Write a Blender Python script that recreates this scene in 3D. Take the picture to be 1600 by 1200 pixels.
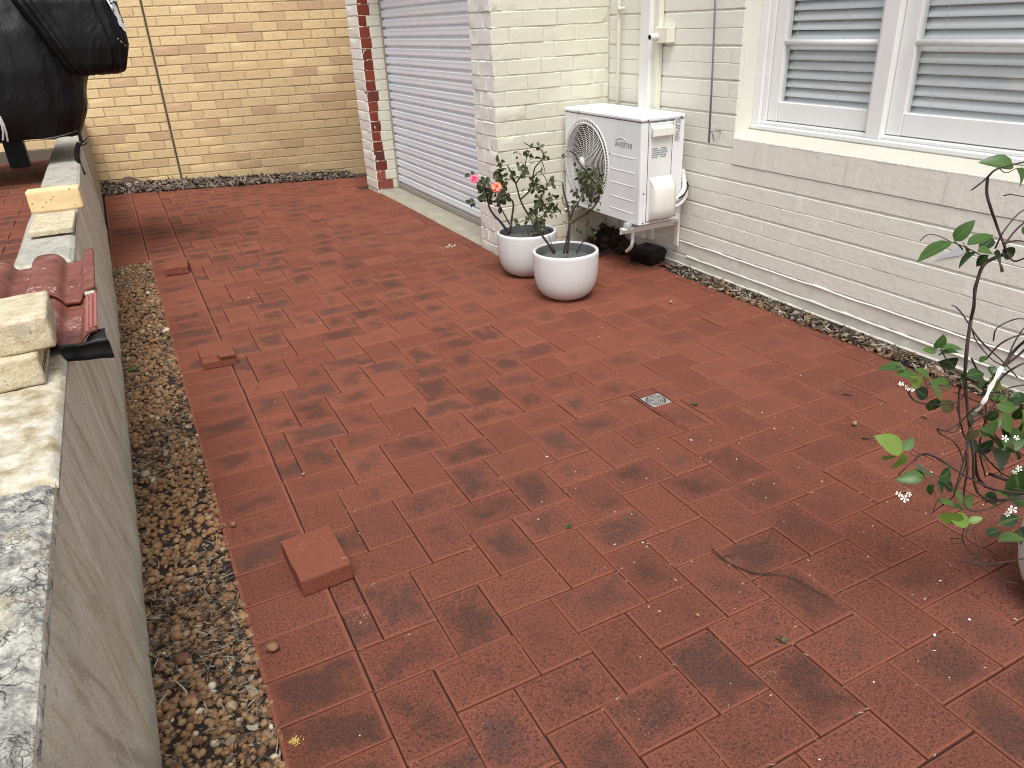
import bpy, math, random
import numpy as np
from mathutils import Matrix, Vector, noise as mnoise

for o in list(bpy.data.objects): bpy.data.objects.remove(o)
scene = bpy.context.scene
COL = scene.collection
R = math.radians
random.seed(7); rng = np.random.default_rng(7)

# ------------------------------------------------------------------ camera
CF, CYAW, CPIT, CROL = 1164.7, 0.45405, 0.454226, 0.04683
CPOS = np.array([-0.00427, -1.675746, 1.47894])
def cam_axes():
    cy, sy, cp, sp = math.cos(CYAW), math.sin(CYAW), math.cos(CPIT), math.sin(CPIT)
    f = np.array([sy*cp, cy*cp, -sp]); r = np.array([cy, -sy, 0.0]); d = np.cross(f, r)
    c, s = math.cos(CROL), math.sin(CROL)
    return c*r + s*d, -s*r + c*d, f
AX_R, AX_D, AX_F = cam_axes()
cd = bpy.data.cameras.new('camera'); cam = bpy.data.objects.new('camera', cd); COL.objects.link(cam)
cd.sensor_width = 36; cd.lens = CF/1600*36; cd.clip_start = 0.05; cd.clip_end = 500
mw = Matrix.Identity(4)
for i in range(3):
    mw[i][0] = AX_R[i]; mw[i][1] = -AX_D[i]; mw[i][2] = -AX_F[i]; mw[i][3] = CPOS[i]
cam.matrix_world = mw
scene.camera = cam
# ------------------------------------------------------------------ light: bright overcast day
SUN_EL, SUN_AZ = R(62), R(205)          # azimuth measured clockwise from +y
w = bpy.data.worlds.new('World'); scene.world = w; w.use_nodes = True
nt = w.node_tree; bg = nt.nodes['Background']
sky = nt.nodes.new('ShaderNodeTexSky'); sky.sky_type = 'NISHITA'; sky.sun_disc = False
sky.sun_elevation = SUN_EL; sky.sun_rotation = SUN_AZ
sky.air_density = 1.0; sky.dust_density = 3.0; sky.ozone_density = 1.0
hs = nt.nodes.new('ShaderNodeHueSaturation'); hs.inputs['Saturation'].default_value = 0.26
nt.links.new(sky.outputs[0], hs.inputs['Color']); nt.links.new(hs.outputs[0], bg.inputs[0])
bg.inputs[1].default_value = 0.125
sd = bpy.data.lights.new('sun', 'SUN'); sd.energy = 1.5; sd.angle = R(28); sd.color = (1.0, 0.98, 0.95)
sun = bpy.data.objects.new('sun', sd); COL.objects.link(sun)
sdir = Vector((math.sin(SUN_AZ)*math.cos(SUN_EL), math.cos(SUN_AZ)*math.cos(SUN_EL), math.sin(SUN_EL)))
sun.rotation_euler = sdir.to_track_quat('Z', 'Y').to_euler(); sun.location = sdir*20
vs = scene.view_settings
vs.view_transform = 'Standard'; vs.look = 'None'; vs.gamma = 1; vs.use_curve_mapping = False; vs.exposure = 0.78
scene.render.filter_size = 1.1
scene.cycles.filter_width = 1.1

# ------------------------------------------------------------------ measuring helpers (photo pixels, 1600 x 1200)
def proj(P):
    q = np.asarray(P, float) - CPOS
    z = q @ AX_F
    return 800 + CF*(q @ AX_R)/z, 600 + CF*(q @ AX_D)/z, z
def ray(u, v): return (u-800)/CF*AX_R + (v-600)/CF*AX_D + AX_F
def on_plane(u, v, p0, n):
    d = ray(u, v); n = np.asarray(n, float)
    return CPOS + d*(np.dot(np.asarray(p0, float)-CPOS, n)/np.dot(d, n))
def onx(u, v, x): return on_plane(u, v, (x, 0, 0), (1, 0, 0))
def ony(u, v, y): return on_plane(u, v, (0, y, 0), (0, 1, 0))
def onz(u, v, z): return on_plane(u, v, (0, 0, z), (0, 0, 1))
def ss(a, b, x):
    t = min(1, max(0, (x-a)/(b-a))); return t*t*(3-2*t)
def gz(x, y):                              # the paving dips a little to the far corner
    return ss(5.0, 7.2, y)*(0.035 - 0.042*max(-0.6, min(3.2, x)))

# ------------------------------------------------------------------ object helpers
WM = {}
def link(o, parent=None, world=None):
    COL.objects.link(o)
    if world is None: world = Matrix.LocRotScale(o.location, o.rotation_euler, o.scale)
    if parent is not None:
        o.parent = parent; o.matrix_parent_inverse = WM[parent.name].inverted()
    WM[o.name] = world
    return o
def tag(o, label=None, cat=None, group=None, kind=None):
    if label: o['label'] = label
    if cat: o['category'] = cat
    if group: o['group'] = group
    if kind: o['kind'] = kind
    return o
def empty(name, loc, label, cat, group=None):
    o = bpy.data.objects.new(name, None); o.location = loc; o.empty_display_size = 0.05
    link(o); return tag(o, label, cat, group)
def mesh(name, V, F, smooth=False, mats=None, uv=None, col=None, fm=None):
    me = bpy.data.meshes.new(name); me.from_pydata([tuple(map(float, v)) for v in V], [], [tuple(map(int, f)) for f in F])
    if smooth: me.shade_smooth()
    for m in (mats or []): me.materials.append(m)
    if fm is not None: me.polygons.foreach_set('material_index', np.asarray(fm, dtype=np.int32))
    if uv is not None:
        l = me.uv_layers.new(name='UVMap'); vi = np.empty(len(me.loops), dtype=np.int32); me.loops.foreach_get('vertex_index', vi)
        l.data.foreach_set('uv', np.asarray(uv, dtype=np.float32)[vi].ravel())
    if col is not None:
        a = me.attributes.new('rnd', 'FLOAT', 'POINT'); a.data.foreach_set('value', np.asarray(col, dtype=np.float32))
    me.update(); return me
def place(name, me, parent=None, loc=(0, 0, 0), rot=(0, 0, 0), scale=(1, 1, 1)):
    o = bpy.data.objects.new(name, me); o.location = loc; o.rotation_euler = rot; o.scale = scale
    return link(o, parent)
class MB:
    """Collects plain shapes into one mesh."""
    def __init__(s): s.V = []; s.F = []; s.U = []
    def add(s, V, F):
        b = len(s.V); s.V += [tuple(v) for v in V]; s.F += [tuple(i+b for i in f) for f in F]; return s
    def box(s, lo, hi, bev=0.0):
        x0, y0, z0 = lo; x1, y1, z1 = hi; b = bev
        if b <= 0:
            V = [(x, y, z) for x in (x0, x1) for y in (y0, y1) for z in (z0, z1)]
            F = [(0,1,3,2),(4,6,7,5),(0,4,5,1),(2,3,7,6),(0,2,6,4),(1,5,7,3)]
            return s.add(V, F)
        # chamfered box: each corner becomes three vertices
        V = []; idx = {}
        for i, x in enumerate((x0, x1)):
            for j, y in enumerate((y0, y1)):
                for k, z in enumerate((z0, z1)):
                    sx, sy, sz = (1, -1)[i], (1, -1)[j], (1, -1)[k]
                    idx[i,j,k] = len(V)
                    V += [(x, y+sy*b, z+sz*b), (x+sx*b, y, z+sz*b), (x+sx*b, y+sy*b, z)]
        F = []
        g = lambda i, j, k, a: idx[i,j,k]+a
        for i in (0, 1):
            f = [g(i,0,0,0), g(i,0,1,0), g(i,1,1,0), g(i,1,0,0)]; F.append(f if i == 0 else f[::-1])
            f = [g(0,i,0,1), g(1,i,0,1), g(1,i,1,1), g(0,i,1,1)]; F.append(f if i == 0 else f[::-1])
            f = [g(0,0,i,2), g(0,1,i,2), g(1,1,i,2), g(1,0,i,2)]; F.append(f if i == 0 else f[::-1])
        for i in (0, 1):
            for j in (0, 1):
                f = [g(i,j,0,0), g(i,j,0,1), g(i,j,1,1), g(i,j,1,0)]; F.append(f if (i+j) % 2 == 0 else f[::-1])
                f = [g(i,0,j,0), g(i,0,j,2), g(i,1,j,2), g(i,1,j,0)]; F.append(f[::-1] if (i+j) % 2 == 0 else f)
                f = [g(0,i,j,1), g(0,i,j,2), g(1,i,j,2), g(1,i,j,1)]; F.append(f if (i+j) % 2 == 0 else f[::-1])
        for (i, j, k), a in idx.items():
            f = [a, a+1, a+2]; F.append(f if (i+j+k) % 2 == 1 else f[::-1])
        return s.add(V, F)
    def tube(s, pts, rad, n=6, cap=True):
        pts = [np.asarray(p, float) for p in pts]
        rad = list(rad) if hasattr(rad, '__len__') else [rad]*len(pts)
        rings = []; up = np.array([0.31, 0.17, 0.93]); V = []
        for i, p in enumerate(pts):
            t = pts[min(i+1, len(pts)-1)] - pts[max(i-1, 0)]; t = t/(np.linalg.norm(t)+1e-9)
            a = np.cross(t, up)
            if np.linalg.norm(a) < 0.05: a = np.cross(t, (1, 0, 0))
            a /= np.linalg.norm(a); b = np.cross(t, a); up = np.cross(a, t)
            for k in range(n):
                c = 2*math.pi*k/n; V.append(p + rad[i]*(math.cos(c)*a + math.sin(c)*b))
        F = []
        for i in range(len(pts)-1):
            for k in range(n):
                F.append((i*n+k, i*n+(k+1) % n, (i+1)*n+(k+1) % n, (i+1)*n+k))
        if cap: F.append(tuple(range(n))[::-1]); F.append(tuple(range((len(pts)-1)*n, len(pts)*n)))
        return s.add(V, F)
    def lathe(s, prof, c=(0, 0, 0), n=40, axis='z'):
        V = []; F = []
        for (r, h) in prof:
            for k in range(n):
                a = 2*math.pi*k/n
                p = (r*math.cos(a), r*math.sin(a), h) if axis == 'z' else ((-h, r*math.cos(a), r*math.sin(a)) if axis == 'x' else (r*math.cos(a), -h, r*math.sin(a)))
                V.append((c[0]+p[0], c[1]+p[1], c[2]+p[2]))
        m = len(prof)
        for i in range(m-1):
            for k in range(n): F.append((i*n+k, i*n+(k+1) % n, (i+1)*n+(k+1) % n, (i+1)*n+k))
        return s.add(V, F)
    def quad(s, a, b, c, d): return s.add([a, b, c, d], [(0, 1, 2, 3)])
    def build(s, name, mat, parent=None, smooth=False):
        return place(name, mesh(name, s.V, s.F, smooth, [mat] if mat else None), parent)

def spline(pts, n=6):
    """Catmull-Rom through points."""
    P = [np.asarray(p, float) for p in pts]; P = [2*P[0]-P[1]] + P + [2*P[-1]-P[-2]]; out = []
    for i in range(1, len(P)-2):
        for k in range(n):
            t = k/n; a, b, c, d = P[i-1], P[i], P[i+1], P[i+2]
            out.append(0.5*((2*b) + (c-a)*t + (2*a-5*b+4*c-d)*t*t + (3*b-a-3*c+d)*t**3))
    out.append(P[-2]); return out

# ------------------------------------------------------------------ materials
class NT:
    def __init__(s, name):
        s.m = bpy.data.materials.new(name); s.m.use_nodes = True; s.t = s.m.node_tree; s.b = s.t.nodes['Principled BSDF']
        s.pos = s.t.nodes.new('ShaderNodeNewGeometry').outputs['Position']
    def put(s, sock, v):
        if isinstance(v, bpy.types.NodeSocket): s.t.links.new(v, sock)
        elif isinstance(v, (tuple, list)) and len(v) == 3 and sock.type == 'RGBA': sock.default_value = (*v, 1)
        else: sock.default_value = v
    def tex(s): return s.t.nodes.new('ShaderNodeTexCoord')
    def obj(s): return s.tex().outputs['Object']
    def uv(s): return s.tex().outputs['UV']
    def rnd(s):
        a = s.t.nodes.new('ShaderNodeAttribute'); a.attribute_name = 'rnd'
        return s.math('FRACT', s.math('ADD', s.t.nodes.new('ShaderNodeObjectInfo').outputs['Random'], a.outputs['Fac']))
    def map(s, vec, scale=(1, 1, 1), rot=(0, 0, 0), loc=(0, 0, 0)):
        n = s.t.nodes.new('ShaderNodeMapping'); s.put(n.inputs['Vector'], vec)
        n.inputs['Scale'].default_value = scale; n.inputs['Rotation'].default_value = rot; n.inputs['Location'].default_value = loc
        return n.outputs[0]
    def noise(s, scale, detail=4, rough=0.55, vec=None, dist=0.0):
        n = s.t.nodes.new('ShaderNodeTexNoise'); s.put(n.inputs['Vector'], vec if vec is not None else s.pos)
        n.inputs['Scale'].default_value = scale; n.inputs['Detail'].default_value = detail; n.inputs['Roughness'].default_value = rough
        n.inputs['Distortion'].default_value = dist
        return n.outputs['Fac']
    def noisec(s, scale, detail=2, vec=None):
        n = s.t.nodes.new('ShaderNodeTexNoise'); s.put(n.inputs['Vector'], vec if vec is not None else s.pos)
        n.inputs['Scale'].default_value = scale; n.inputs['Detail'].default_value = detail
        return n.outputs['Color']
    def voro(s, scale, vec=None, feature='F1', out='Distance', rnd=1.0):
        n = s.t.nodes.new('ShaderNodeTexVoronoi'); s.put(n.inputs['Vector'], vec if vec is not None else s.pos)
        n.feature = feature; n.inputs['Scale'].default_value = scale; n.inputs['Randomness'].default_value = rnd
        return n.outputs[out]
    def math(s, op, a, b=0.5, c=0.5, clamp=False):
        n = s.t.nodes.new('ShaderNodeMath'); n.operation = op; n.use_clamp = clamp
        for i, v in enumerate((a, b, c)): s.put(n.inputs[i], v)
        return n.outputs[0]
    def vmath(s, op, a, b):
        n = s.t.nodes.new('ShaderNodeVectorMath'); n.operation = op; s.put(n.inputs[0], a); s.put(n.inputs[1], b); return n.outputs[0]
    def sep(s, v):
        n = s.t.nodes.new('ShaderNodeSeparateXYZ'); s.put(n.inputs[0], v); return n.outputs
    def comb(s, x, y, z):
        n = s.t.nodes.new('ShaderNodeCombineXYZ')
        for i, v in enumerate((x, y, z)): s.put(n.inputs[i], v)
        return n.outputs[0]
    def step(s, f, lo, hi, a=0.0, b=1.0):
        n = s.t.nodes.new('ShaderNodeMapRange'); n.interpolation_type = 'SMOOTHSTEP'
        for i, v in enumerate((f, lo, hi, a, b)): s.put(n.inputs[i], v)
        return n.outputs[0]
    def ramp(s, f, stops):
        n = s.t.nodes.new('ShaderNodeValToRGB'); s.put(n.inputs[0], f); e = n.color_ramp.elements
        while len(e) < len(stops): e.new(0.5)
        for i, (p, c) in enumerate(stops): e[i].position = p; e[i].color = (*c, 1)
        return n.outputs[0]
    def bump(s, h, strength=0.5, dist=0.005, normal=None):
        n = s.t.nodes.new('ShaderNodeBump'); s.put(n.inputs['Height'], h); n.inputs['Strength'].default_value = strength
        n.inputs['Distance'].default_value = dist
        if normal is not None: s.put(n.inputs['Normal'], normal)
        return n.outputs[0]
    def done(s, color, rough=0.7, normal=None, **kw):
        s.put(s.b.inputs['Base Color'], color); s.put(s.b.inputs['Roughness'], rough)
        if isinstance(rough, float) and rough >= 0.8: s.b.inputs['Specular IOR Level'].default_value = 0.18
        if normal is not None: s.put(s.b.inputs['Normal'], normal)
        for k, v in kw.items(): s.put(s.b.inputs[k.replace('_', ' ')], v)
        return s.m
def _mix(s, f, a, b, mode='MIX'):
    n = s.t.nodes.new('ShaderNodeMix'); n.data_type = 'RGBA'; n.blend_type = mode
    s.put(n.inputs[0], f); s.put(n.inputs[6], a); s.put(n.inputs[7], b)
    return n.outputs[2]
NT.mix = _mix

def m_plain(name, c, rough=0.6, var=0.12, scale=30, bump=0.15, bs=200, bd=0.002, **kw):
    t = NT(name); n = t.noise(scale, 5)
    col = t.mix(n, tuple(x*(1-var) for x in c), tuple(min(1, x*(1+var)) for x in c))
    nr = t.bump(t.noise(bs, 3), bump, bd) if bump else None
    return t.done(col, t.math('ADD', rough-0.08, t.math('MULTIPLY', n, 0.16)), nr, **kw)

def m_paver(name='red_paver'):
    t = NT(name); r = t.rnd(); uv = t.uv(); p = t.pos
    r2 = t.math('FRACT', t.math('MULTIPLY', r, 7.31)); r3 = t.math('FRACT', t.math('MULTIPLY', r, 17.7))
    sx = t.sep(p); big = t.noise(0.75, 3)                      # broad grime over the courtyard
    warm = t.ramp(r, [(0.0, (0.190, 0.056, 0.033)), (0.5, (0.240, 0.072, 0.043)), (1.0, (0.300, 0.096, 0.058))])
    cool = t.ramp(r2, [(0.0, (0.122, 0.044, 0.032)), (1.0, (0.198, 0.070, 0.051))])
    wx = t.step(t.math('ADD', sx[1], t.math('MULTIPLY', t.math('SUBTRACT', big, 0.5), 4.0)), 1.3, -0.6)
    base = t.mix(t.math('MULTIPLY', wx, 0.8), warm, cool)
    base = t.mix(t.math('MULTIPLY', t.noise(9, 6, 0.65), 0.55), base, (0.125, 0.041, 0.027))
    gn = t.noise(330, 3, 0.8); base = t.mix(t.step(gn, 0.36, 0.64), t.mix(0.45, base, (0.02, 0.009, 0.007)), t.mix(0.28, base, (0.42, 0.15, 0.09)))
    # dark kiln flash and lichen, ragged and different on every paver
    shift = t.vmath('ADD', p, t.comb(t.math('MULTIPLY', r, 37.0), t.math('MULTIPLY', r2, 23.0), 0.0))
    au = t.math('MULTIPLY', t.math('ABSOLUTE', t.sep(uv)[0]), 1/0.115); av = t.math('MULTIPLY', t.math('ABSOLUTE', t.sep(uv)[1]), 1/0.0755)
    fall = t.step(t.math('MAXIMUM', au, av), 1.05, 0.25)
    m = t.math('ADD', t.noise(10, 4, 0.6, vec=shift, dist=0.5), t.math('ADD', t.math('MULTIPLY', fall, 0.26), t.math('MULTIPLY', t.math('SUBTRACT', r3, 0.55), 0.34)))
    blob = t.step(t.math('ADD', m, t.math('MULTIPLY', t.math('SUBTRACT', big, 0.5), 0.25)), 0.54, 0.90)
    blob = t.math('MULTIPLY', blob, t.step(t.math('ADD', sx[0], t.math('MULTIPLY', big, 1.2)), 1.9, 2.9, 1.0, 0.45))
    grain = t.noise(190, 4, 0.8); grain2 = t.noise(120, 5, 0.8)
    pep = t.step(t.math('ADD', grain, t.math('MULTIPLY', blob, 0.10)), 0.50, 0.60)
    dark = t.math('MULTIPLY', blob, t.math('MULTIPLY_ADD', pep, 0.50, 0.19), clamp=True)
    base = t.mix(dark, base, t.ramp(r2, [(0, (0.034, 0.025, 0.021)), (1, (0.056, 0.041, 0.038))]))
    speck = t.math('MULTIPLY', t.step(grain2, 0.49, 0.63), t.math('MULTIPLY_ADD', wx, 0.50, t.math('MULTIPLY', big, 0.72)))
    base = t.mix(speck, base, (0.034, 0.021, 0.017))
    lt = t.step(t.noise(420, 2), 0.66, 0.76)
    base = t.mix(t.math('MULTIPLY', lt, 0.35), base, (0.40, 0.15, 0.09))
    white = t.step(t.math('MULTIPLY', t.noise(190, 2), t.noise(5, 3)), 0.45, 0.48)
    base = t.mix(t.math('MULTIPLY', white, 0.55), base, (0.50, 0.40, 0.33))
    rim = t.step(t.math('ADD', t.math('MAXIMUM', au, av), t.math('MULTIPLY', grain2, 0.08)), 0.94, 1.03)
    base = t.mix(t.math('MULTIPLY', rim, 0.45), base, (0.31, 0.105, 0.065))
    nb = t.bump(t.math('ADD', t.math('ADD', gn, grain), t.noise(45, 4)), 0.55, 0.002)
    return t.done(base, t.math('MULTIPLY_ADD', grain2, 0.2, 0.70), nb, **{'Specular IOR Level': 0.14})

def m_cream_brick(name='cream_brick', fixed=None):
    t = NT(name); r = t.rnd() if fixed is None else t.math('ADD', fixed, 0.0)
    c = t.ramp(r, [(0.0, (0.72, 0.535, 0.285)), (0.45, (0.78, 0.595, 0.330)), (0.68, (0.70, 0.515, 0.280)), (0.82, (0.63, 0.445, 0.255)), (0.94, (0.57, 0.385, 0.235)), (1.0, (0.72, 0.54, 0.305))])
    c = t.mix(t.math('MULTIPLY', t.noise(30, 5), 0.5), c, t.mix(0.5, c, (0.42, 0.27, 0.14)))
    sx = t.sep(t.pos)
    low_right = t.math('MULTIPLY', t.step(t.math('ADD', sx[0], t.math('MULTIPLY', t.noise(1.2, 3), 1.6)), 1.3, 2.6), t.step(sx[2], 1.5, 0.1))  # mask rising to the right and towards the foot: bricks turn darker brown there
    c = t.mix(t.math('MULTIPLY', low_right, 0.6), c, (0.27, 0.19, 0.115))
    spots = t.step(t.voro(44), 0.23, 0.13); gate = t.step(t.noise(37, 2), 0.44, 0.52)
    c = t.mix(t.math('MULTIPLY', t.math('MULTIPLY', spots, gate), 0.75), c, (0.12, 0.065, 0.035))
    h = t.math('SUBTRACT', t.noise(120, 4), t.math('MULTIPLY', spots, 0.5))
    return t.done(c, 0.88, t.bump(h, 0.5, 0.003))

def m_painted(name, c, tint, grime=0.4, scuff=0.15, bump=0.55):
    """Old masonry paint over brick: uneven, faintly stained, pitted."""
    t = NT(name); r = t.rnd(); sx = t.sep(t.pos)
    a = t.mix(r, tuple(x*0.985 for x in c), c)
    a = t.mix(t.math('MULTIPLY', t.noise(5, 6), 0.7), a, tint)
    low = t.step(t.math('ADD', sx[2], t.math('MULTIPLY', t.noise(9, 5), 0.16)), 0.26, 0.05)
    a = t.mix(t.math('MULTIPLY', low, grime), a, (0.40, 0.36, 0.29))
    run = t.step(t.noise(1.0, 6, vec=t.map(t.pos, (26, 26, 2.2))), 0.56, 0.74)
    a = t.mix(t.math('MULTIPLY', run, scuff), a, (0.46, 0.44, 0.38))
    pit = t.step(t.noise(230, 3), 0.66, 0.74)
    a = t.mix(t.math('MULTIPLY', pit, 0.28), a, (0.36, 0.34, 0.29))
    h = t.math('ADD', t.math('MULTIPLY', t.noise(150, 5, 0.65), 0.6), t.math('MULTIPLY', t.noise(28, 4), 1.2))
    return t.done(a, 0.62, t.bump(h, bump, 0.004))

def m_render_wall():
    """Cement render, trowelled; ochre and pale runs slant across it, with pits and stains."""
    t = NT('cement_render'); p = t.pos
    a = t.noise(4.5, 7, 0.62); v = t.map(p, rot=(R(-30), 0, 0))
    st = t.noise(1.0, 6, 0.6, vec=t.map(v, (2, 8.5, 1.1)), dist=0.9); st2 = t.noise(1.0, 5, 0.6, vec=t.map(t.map(p, rot=(R(-14), 0, 0)), (2, 26, 2.2), loc=(1, 3, 0)), dist=0.5)
    c = t.ramp(a, [(0.30, (0.53, 0.50, 0.40)), (0.50, (0.67, 0.645, 0.54)), (0.68, (0.76, 0.735, 0.64))])
    c = t.mix(t.math('MULTIPLY', t.step(st, 0.53, 0.66), 0.75), c, (0.88, 0.865, 0.79))
    c = t.mix(t.math('MULTIPLY', t.step(st, 0.46, 0.33), 0.75), c, (0.36, 0.32, 0.235))
    c = t.mix(t.math('MULTIPLY', t.step(st2, 0.56, 0.67), 0.60), c, (0.52, 0.40, 0.19))
    c = t.mix(t.math('MULTIPLY', t.step(st2, 0.43, 0.32), 0.60), c, (0.82, 0.80, 0.74))
    pit = t.math('MULTIPLY', t.step(t.noise(95, 4, 0.7), 0.62, 0.68), t.step(t.noise(6, 3), 0.50, 0.62))
    c = t.mix(t.math('MULTIPLY', pit, 0.8), c, (0.07, 0.06, 0.045))
    low = t.step(t.math('ADD', t.sep(p)[2], t.math('MULTIPLY', a, 0.2)), 0.22, 0.06); c = t.mix(t.math('MULTIPLY', low, 0.5), c, (0.30, 0.25, 0.17))
    fg = t.noise(260, 4, 0.8); c = t.mix(t.step(fg, 0.38, 0.62), t.mix(0.35, c, (0.12, 0.10, 0.07)), t.mix(0.22, c, (0.85, 0.83, 0.76)))
    c = t.mix(t.math('MULTIPLY', t.step(t.noise(55, 5, 0.75), 0.56, 0.68), 0.45), c, (0.22, 0.19, 0.14))
    h = t.math('ADD', t.math('ADD', a, t.math('MULTIPLY', st, 0.5)), t.math('SUBTRACT', t.math('MULTIPLY', t.noise(190, 4, 0.7), 0.5), pit))
    return t.done(c, 0.9, t.bump(h, 0.5, 0.005))

def m_lichen():
    """Old concrete top: pale crust broken by cracks, grey and black lichen."""
    t = NT('lichened_concrete'); n = t.noise(30, 9, 0.8, dist=0.3); b = t.noise(7, 5); sy = t.sep(t.pos)[1]
    warp = t.vmath('ADD', t.pos, t.vmath('MULTIPLY', t.noisec(40, 4), (0.03, 0.03, 0.0)))
    crack = t.step(t.voro(95, vec=warp, feature='DISTANCE_TO_EDGE'), 0.12, 0.0); crack2 = t.step(t.voro(24, vec=warp, feature='DISTANCE_TO_EDGE'), 0.03, 0.0)
    c = t.ramp(n, [(0.32, (0.075, 0.075, 0.068)), (0.45, (0.26, 0.255, 0.235)), (0.54, (0.50, 0.485, 0.43)), (0.66, (0.74, 0.72, 0.65))])
    gap = t.math('MAXIMUM', t.math('MULTIPLY', crack, t.math('MULTIPLY', t.step(t.noise(13, 4, 0.7), 0.50, 0.64), 0.8)), t.math('MULTIPLY', crack2, t.step(t.noise(9, 3), 0.50, 0.62)))
    c = t.mix(t.math('MULTIPLY', gap, 0.85), c, (0.035, 0.033, 0.028))
    smooth = t.step(t.math('ADD', sy, t.math('MULTIPLY', b, 0.8)), 0.15, 0.75)
    calm = t.mix(t.noise(26, 6, 0.7), (0.27, 0.255, 0.21), (0.62, 0.60, 0.53))
    c = t.mix(t.math('MULTIPLY', smooth, 0.85), c, calm)
    c = t.mix(t.math('MULTIPLY', t.step(t.noise(11, 4), 0.56, 0.66), 0.45), c, (0.50, 0.43, 0.26))
    h = t.math('SUBTRACT', t.math('ADD', n, t.math('MULTIPLY', t.noise(150, 5, 0.7), 0.6)), gap)
    return t.done(c, 0.92, t.bump(h, 0.8, 0.007))

def m_mortar_patch():
    t = NT('pale_mortar'); a = t.noise(22, 7, 0.65)
    c = t.ramp(a, [(0.32, (0.30, 0.24, 0.14)), (0.48, (0.47, 0.42, 0.31)), (0.60, (0.60, 0.565, 0.48))])
    c = t.mix(t.math('MULTIPLY', t.step(t.noise(9, 5), 0.54, 0.68), 0.45), c, (0.42, 0.41, 0.38))
    return t.done(c, 0.9, t.bump(t.math('ADD', a, t.noise(150, 4)), 0.6, 0.006))

def m_rnd(name, stops, rough=0.8, spec=0.5, bump=0.3, bs=120, vary=0.35):
    """Colour picked per piece by its random number."""
    t = NT(name); c = t.ramp(t.rnd(), stops); n = t.noise(bs, 4)
    c = t.mix(t.math('MULTIPLY', n, vary), c, t.mix(0.6, c, (0.02, 0.015, 0.01)))
    return t.done(c, rough, t.bump(n, bump, 0.002))

def m_leaf(name, stops, rough=0.42, trans=0.25):
    t = NT(name); c = t.ramp(t.rnd(), stops); uv = t.sep(t.uv())
    c = t.mix(t.math('MULTIPLY', t.noise(60, 3), 0.35), c, t.mix(0.5, c, (0.01, 0.015, 0.005)))
    rib = t.step(t.math('ABSOLUTE', uv[1]), 0.07, 0.02)
    c = t.mix(t.math('MULTIPLY', rib, 0.35), c, (0.20, 0.26, 0.08))
    m = t.done(c, rough, t.bump(t.noise(220, 2), 0.15, 0.001))
    if trans:
        tr = t.t.nodes.new('ShaderNodeBsdfTranslucent'); t.put(tr.inputs[0], c)
        mx = t.t.nodes.new('ShaderNodeMixShader'); mx.inputs[0].default_value = trans
        t.t.links.new(t.b.outputs[0], mx.inputs[1]); t.t.links.new(tr.outputs[0], mx.inputs[2])
        t.t.links.new(mx.outputs[0], t.t.nodes['Material Output'].inputs[0])
    return m

def m_glass():
    t = NT('window_glass'); tr = t.t.nodes.new('ShaderNodeBsdfTransparent'); gl = t.t.nodes.new('ShaderNodeBsdfGlossy')
    tr.inputs[0].default_value = (0.90, 0.93, 0.93, 1); gl.inputs['Roughness'].default_value = 0.02
    ge = t.t.nodes.new('ShaderNodeNewGeometry'); dt = t.t.nodes.new('ShaderNodeVectorMath'); dt.operation = 'DOT_PRODUCT'
    t.t.links.new(ge.outputs['Normal'], dt.inputs[0]); t.t.links.new(ge.outputs['Incoming'], dt.inputs[1])
    fres = t.math('MULTIPLY_ADD', t.math('POWER', t.math('SUBTRACT', 1.0, t.math('ABSOLUTE', dt.outputs['Value'])), 5.0), 0.92, 0.075)
    mx = t.t.nodes.new('ShaderNodeMixShader'); t.t.links.new(fres, mx.inputs[0])
    t.t.links.new(tr.outputs[0], mx.inputs[1]); t.t.links.new(gl.outputs[0], mx.inputs[2])
    t.t.links.new(mx.outputs[0], t.t.nodes['Material Output'].inputs[0]); return t.m

def m_white_metal(name='white_steel', c=(0.76, 0.775, 0.775), rough=0.42, dirt=0.4):
    t = NT(name); a = t.noise(5, 6)
    col = t.mix(t.math('MULTIPLY', t.step(a, 0.45, 0.7), dirt), c, tuple(x*0.80 for x in c))
    run = t.step(t.noise(1.0, 5, vec=t.map(t.pos, (30, 30, 2.5))), 0.55, 0.75)
    col = t.mix(t.math('MULTIPLY', run, dirt*0.6), col, (0.48, 0.46, 0.41))
    col = t.mix(t.math('MULTIPLY', t.step(t.noise(300, 2), 0.68, 0.76), dirt*0.5), col, (0.30, 0.28, 0.24))
    return t.done(col, rough, t.bump(t.noise(400, 2), 0.05, 0.001))

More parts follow.
